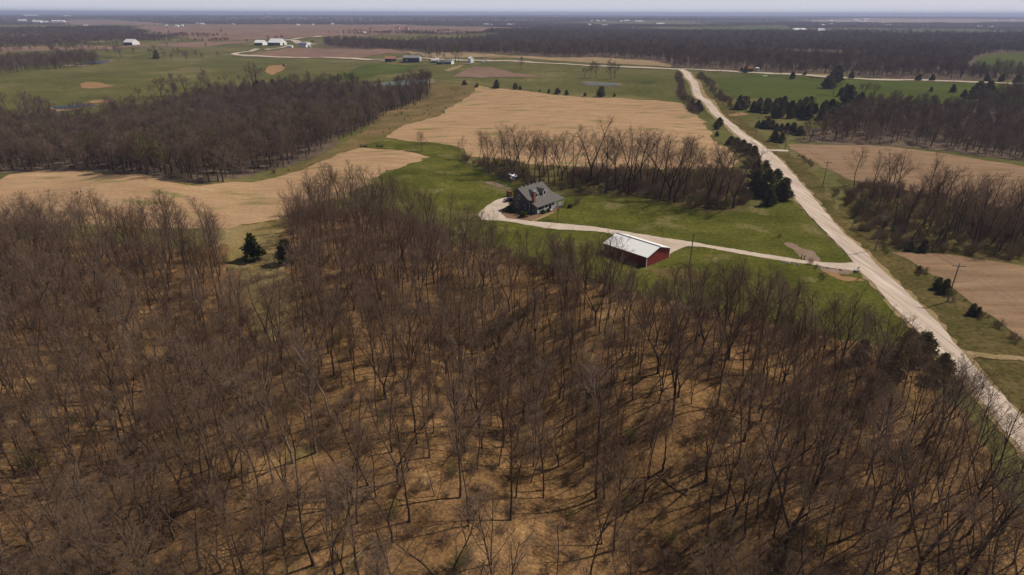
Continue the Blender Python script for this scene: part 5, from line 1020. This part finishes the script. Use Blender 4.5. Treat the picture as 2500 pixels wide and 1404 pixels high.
# ------------------------------------------------------------------ hovering drone
d = ray(1252, 428.5); t_ = 26/(d@FW); dp = np.array([0, 0, HC])+d*t_
M['dronewhite'] = mat("white_plastic", c(.8, .8, .8), rough=.35, spec=.5)
M['dronedark'] = mat("dark_plastic", c(.04, .04, .04), rough=.4); M['dronered'] = mat("red_stripe", c(.45, .03, .04), rough=.4)
dr = empty("drone", tuple(dp), .35, label="small white quadcopter drone hovering in the air above the house", cat="drone")
dr.rotation_euler = (.12, .18, .35)
m = MB(); m.add(*ring_cloth([(-.04, .02, .02, 0, 0), (-.03, .075, .06, 0, 0), (0, .09, .075, 0, 0), (.03, .06, .05, 0, 0), (.042, .005, .005, 0, 0)], 16)); m.obj("body", M['dronewhite'], dr, smooth=True)
for i in range(4):
    a = math.pi/4+i*math.pi/2; ex, ey = .175*math.cos(a), .175*math.sin(a)
    m = MB(); m.tube([(.04*math.cos(a), .04*math.sin(a), 0), (ex, ey, .01)], [.026, .018], 8); ar = m.obj("arm", M['dronewhite'], dr, smooth=True)
    m = MB(); m.tube([(ex*.4, ey*.4, .0245), (ex*.8, ey*.8, .022)], [.006, .006], 5); m.obj("stripe", M['dronered'], ar)
    m = MB(); m.tube([(ex, ey, -.01), (ex, ey, .04)], [.018, .016], 8); m.obj("motor", M['dronedark'], ar)
    m = MB(); b_ = a*1.3+.4; cx_, sx_ = math.cos(b_), math.sin(b_)
    for s_ in (-1, 1): m.slab([(ex, ey, .046), (ex+s_*.05*cx_-.012*sx_, ey+s_*.05*sx_+.012*cx_, .05), (ex+s_*.12*cx_, ey+s_*.12*sx_, .047), (ex+s_*.05*cx_+.01*sx_, ey+s_*.05*sx_-.01*cx_, .045)], .003)
    m.obj("propeller", M['dronewhite'], dr)
for s_ in (-1, 1):
    m = MB(); m.tube([(-.05, s_*.05, -.03), (-.06, s_*.09, -.14), (.06, s_*.09, -.14), (.05, s_*.05, -.03)], [.008]*4, 6); m.obj("landing_leg", M['dronewhite'], dr)
m = MB(); m.tube([(.03, 0, -.05), (.03, 0, -.09)], [.022, .025], 8); m.obj("camera", M['dronedark'], dr)

# ------------------------------------------------------------------ far farms
def far(px, py, Lpx, Wm, eave, ridge, label, cat="barn", name="barn", rz=0.0, roof='white', wall='white', **k):
    x, y, z = at(px, py); L = Lpx*math.hypot(y, HC)/F
    return gable_building(name, x, y, rz, L, Wm, eave, ridge, label, cat, roof, wall, z=z, over=.4, **k)
far(954, 150, 24, 8, 4, 6.5, "low barn with a rusty orange roof left of the long grey barn", roof='rust', wall='darkwall', name="shed", cat="shed", door=[(3, 3, 3, 'front', 'rust')])
far(1007, 152, 38, 12, 5.2, 8, "long grey barn with a pinkish grey roof by the far lane", roof='grey_metal', wall='darkwall', endwall='concrete', rz=-.12, door=[(-6, 4, 4, 'front', 'grey_metal')])
far(1060, 153, 11, 7, 3, 4.4, "low pale blue grey shed at the left of the farmyard", roof='concrete', wall='porch_wall', name="shed", cat="shed")
far(1068, 151, 6, 5, 3.5, 5, "tiny white shed at the farmyard", name="shed", cat="shed")
far(1079, 157, 24, 8, 2.4, 3.4, "long low dark shed in front of the farmhouse", roof='darkwall', wall='darkwall', name="shed", cat="shed", door=[(2, 3, 2, 'front', 'white')])
far(1097, 157, 17, 9, 3.6, 6.4, "blue grey farmhouse with a white gable under the big trees", roof='grey_metal', wall='porch_wall', endwall='white', rz=-.35, name="farmhouse", cat="house")
o = far(1150, 153, 7, 7, 5.6, 7.2, "tall white box shaped camper near the far lane", name="camper", cat="camper", rz=-.6)
far(1142, 157, 10, 4, .8, 1.3, "flat grey trailer in front of the white camper", roof='grey_metal', wall='darkwall', name="trailer", cat="trailer")
far(939, 149, 15, 8, .25, .35, "pale concrete slab left of the rusty roofed barn", roof='concrete', wall='concrete', name="slab", cat="slab")
far(678, 111, 30, 26, 6, 13, "big white roofed barn with a dark green wall", wall='greenwall', endwall='white', rz=-.2, door=[(0, 6, 5, 'side', 'greenwall')])
far(637, 110, 20, 20, 5, 10, "white roofed barn left of the big white barn", wall='darkwall', endwall='white', rz=-.15)
far(708, 116, 12, 9, 3, 4.5, "small pale pink shed at the end of the lane", roof='concrete', wall='white', name="shed", cat="shed")
far(742, 115, 14, 12, 3.5, 8, "blue roofed farmhouse on the far lane", roof='blueroof', wall='white', name="farmhouse", cat="house")
far(752, 114, 10, 12, 4, 7, "white roofed shed right of the blue roofed farmhouse", name="shed", cat="shed", rz=.2)
far(322, 109, 24, 20, 5, 11, "lone long barn with a white roof and green wall in the left pasture", wall='greenwall', endwall='white', rz=-.25)
far(56, 56, 17, 30, 7, 20, "left one of three white farm sheds at upper left", rz=.1)
far(92, 55.5, 20, 30, 7, 18, "middle white farm shed at upper left", rz=-.1)
far(112, 55.5, 10, 26, 5, 10, "low white annex joined to the middle farm shed", rz=-.1)
far(143, 54, 28, 26, 6, 13, "right one of three white farm sheds at upper left")
far(77, 42.5, 28, 60, 20, 36, "long white shed near the horizon at upper left")
far(165, 43, 12, 60, 14, 30, "tiny white shed on the horizon at upper left")
far(211, 66, 9, 14, 5, 9, "small white house in front of the upper left treeline", name="house", cat="house")
for px, py, L, lab in [(407, 65.5, 5, "leftmost white house of the far hamlet"), (433, 66, 7, "second white house of the far hamlet"), (446, 65.5, 4, "third tiny white house of the far hamlet"), (480, 59, 8, "white house among trees left of the elevator"), (494, 61, 9, "white house right of its neighbour, left of the elevator"), (570, 61, 6, "lone white house below the far treeline"), (728, 63, 6, "white house under the far treeline, left of the plain"), (765, 63, 4, "small white house at the treeline edge"), (812, 60.5, 5, "white house at the treeline, right of the plain")]:
    far(px, py, L, 12, 5, 10, lab, name="house", cat="house")
far(971, 72, 9, 12, 5, 10, "white farmhouse with a red roof, left one", roof='redroof', name="farmhouse", cat="house")
far(993, 71, 10, 12, 5, 10, "white farmhouse with a red roof, right one", roof='redroof', name="farmhouse", cat="house")
far(892, 82.5, 8, 9, 3.5, 6, "small white house below a budding tree", name="house", cat="house")
for px, py, L, lab in [(1187, 63.5, 11, "pale sheds on the centre plain, left group"), (1200, 64, 6, "white bin shaped shed on the centre plain"), (1243, 63.5, 9, "white shed right of the pale sheds on the plain"), (1254, 63, 5, "small white shed at the edge of the plain"), (1439, 64.5, 6, "tiny white house before the green plain"), (1476, 66, 12, "long white roofed shed on the brown plain"), (1445, 53, 6, "blue white shed by the green plain, first"), (1460, 53, 8, "white shed by the green plain, second"), (1475, 53, 8, "white shed by the green plain, third"), (1517, 53.5, 6, "small white shed right of centre"), (1530, 53, 12, "white roof right of centre"), (1561, 54.5, 18, "long pale roof right of centre"), (1612, 61, 18, "long white shed with a blue wall right of centre")]:
    far(px, py, L, 16, 6, 12, lab, name="shed", cat="shed")
far(1950, 77.5, 29, 24, 7, 13, "long white shed above the right forest", rz=.05)
far(2003, 81, 13, 22, 8, 16, "square white shed right of the long one above the forest", rz=-.2)
for px, py, L, w, h1, lab in [(2009, 63.5, 9, 20, 10, "small white shed above the square one, left"), (2027, 62.5, 8, 20, 10, "small white shed above the square one, right"), (2028, 53, 9, 24, 12, "pale shed in the tan far field"), (2087, 51.5, 9, 40, 16, "white shed left of the large grey plant"), (2105, 54, 26, 40, 10, "low grey industrial plant on the far right"), (2114, 50, 13, 40, 18, "tall white block of the far right plant"), (2167, 64, 14, 20, 9, "white shed in trees at far right"), (2390, 68, 10, 16, 9, "pinkish shed at far right"), (2420, 67.5, 12, 16, 8, "pale shed at far right, left one"), (2443, 67.5, 19, 18, 8, "long white shed at far right, right one"), (2428, 52, 9, 30, 10, "tiny horizon shed at far right, left one"), (2471, 52, 10, 30, 10, "tiny horizon shed at far right, right one"), (1278, 36.8, 22, 90, 40, "pale hazy building on the horizon, left of centre"), (1315, 38, 26, 90, 30, "long pale building on the horizon near the centre"), (1598, 39, 30, 90, 24, "long pale building on the horizon right of centre")]:
    far(px, py, L, w, h1*.6, h1, lab, name="shed", cat="shed")
# grain elevator near the horizon
x, y, z = at(652, 46); el = empty("grain_elevator", (x, y, z), 0, label="hazy grain elevator with a leg tower and bins near the horizon", cat="grain elevator")
k_ = math.hypot(y, HC)/F
m = MB(); m.box(-1.2*k_, .2*k_, -10, 10, 0, 12*k_); m.box(-.9*k_, -.1*k_, -8, 8, 12*k_, 13*k_); m.obj("tower", M['concrete'], el)
m = MB(); m.tube([(-1*k_, 0, 12*k_), (7*k_, 0, 2*k_)], [3, 3], 6); m.obj("chute", M['concrete'], el)
for i, q in enumerate((2.6, 5.2, -4, -7)):
    m = MB(); m.tube([(q*k_, 0, -5), (q*k_, 0, 4.5*k_), (q*k_, 0, 6*k_)], [1.25*k_, 1.25*k_, .1*k_], 16); m.obj("bin", M['concrete'], el)
m = MB(); m.box(-28*k_, -10*k_, -20, 20, -5, 2*k_); m.obj("shed", M['concrete'], el)
# water tower and grain bins
x, y, z = at(1687, 54); k_ = math.hypot(y, HC)/F; wt = empty("water_tower", (x, y, z), 0, label="thin dark tower near the horizon right of centre", cat="water tower")
m = MB(); m.tube([(0, 0, -3), (0, 0, 6*k_)], [.5*k_, .4*k_], 10); m.obj("shaft", M['darkwall'], wt); m = MB(); m.tube([(0, 0, 6*k_), (0, 0, 6.6*k_), (0, 0, 8.4*k_), (0, 0, 9*k_)], [.4*k_, 1.2*k_, 1.2*k_, .2*k_], 12); m.obj("tank", M['darkwall'], wt)
x, y, z = at(1847, 176); k_ = math.hypot(y, HC)/F; sl2 = empty("silo", (x, y, z), 0, label="narrow white silo tower with a cap among budding trees", cat="silo")
m = MB(); m.tube([(0, 0, -1), (0, 0, 8.6*k_)], [2.2, 2.2], 14); m.obj("tank", M['concrete'], sl2); m = MB(); m.tube([(0, 0, 8.6*k_), (0, 0, 9.2*k_), (0, 0, 10.6*k_)], [2.5, 2.5, .5], 14); m.obj("cap", M['white'], sl2)
far(1822, 175, 22, 9, 3.4, 5.5, "dark low shed left of the white silo tower", roof='brownwood', wall='darkwall', name="shed", cat="shed")
far(1867, 186, 9, 5, .3, .5, "pale slab on the grass right of the white silo tower", roof='concrete', wall='concrete', name="slab", cat="slab")
for px, py, lab in [(84, 52, "round grey grain bin between the white farm sheds"), (757, 117, "white round bin beside the blue roofed farmhouse")]:
    x, y, z = at(px, py); k_ = math.hypot(y, HC)/F; o = empty("grain_bin", (x, y, z), 0, label=lab, cat="grain bin"); rr_ = 2.2*k_
    m = MB(); m.tube([(0, 0, -2), (0, 0, 3.2*k_)], [rr_, rr_], 16); m.obj("wall", M['concrete'], o); m = MB(); m.tube([(0, 0, 3.2*k_), (0, 0, 4.6*k_)], [rr_*1.04, .3], 16); m.obj("roof", M['white'], o)

# ------------------------------------------------------------------ haze
m = MB(); m.box(-31000, 31000, -1500, 36000, -30, 95)
hz = m.mesh("haze", M['wire']); hz.materials.clear(); hm_ = bpy.data.materials.new("haze_air"); hm_.use_nodes = True; n = hm_.node_tree.nodes
for q in list(n):
    if q.type == 'BSDF_PRINCIPLED': n.remove(q)
pvn = n.new("ShaderNodeVolumePrincipled"); pvn.inputs["Color"].default_value = (.60, .66, .95, 1); pvn.inputs["Density"].default_value = 0.00011; pvn.inputs["Anisotropy"].default_value = .1
hm_.node_tree.links.new(pvn.outputs[0], n["Material Output"].inputs["Volume"]); hz.materials.append(hm_)
tag(link("haze", hz), "thin blue haze over the distant plain", "haze", kind="stuff")
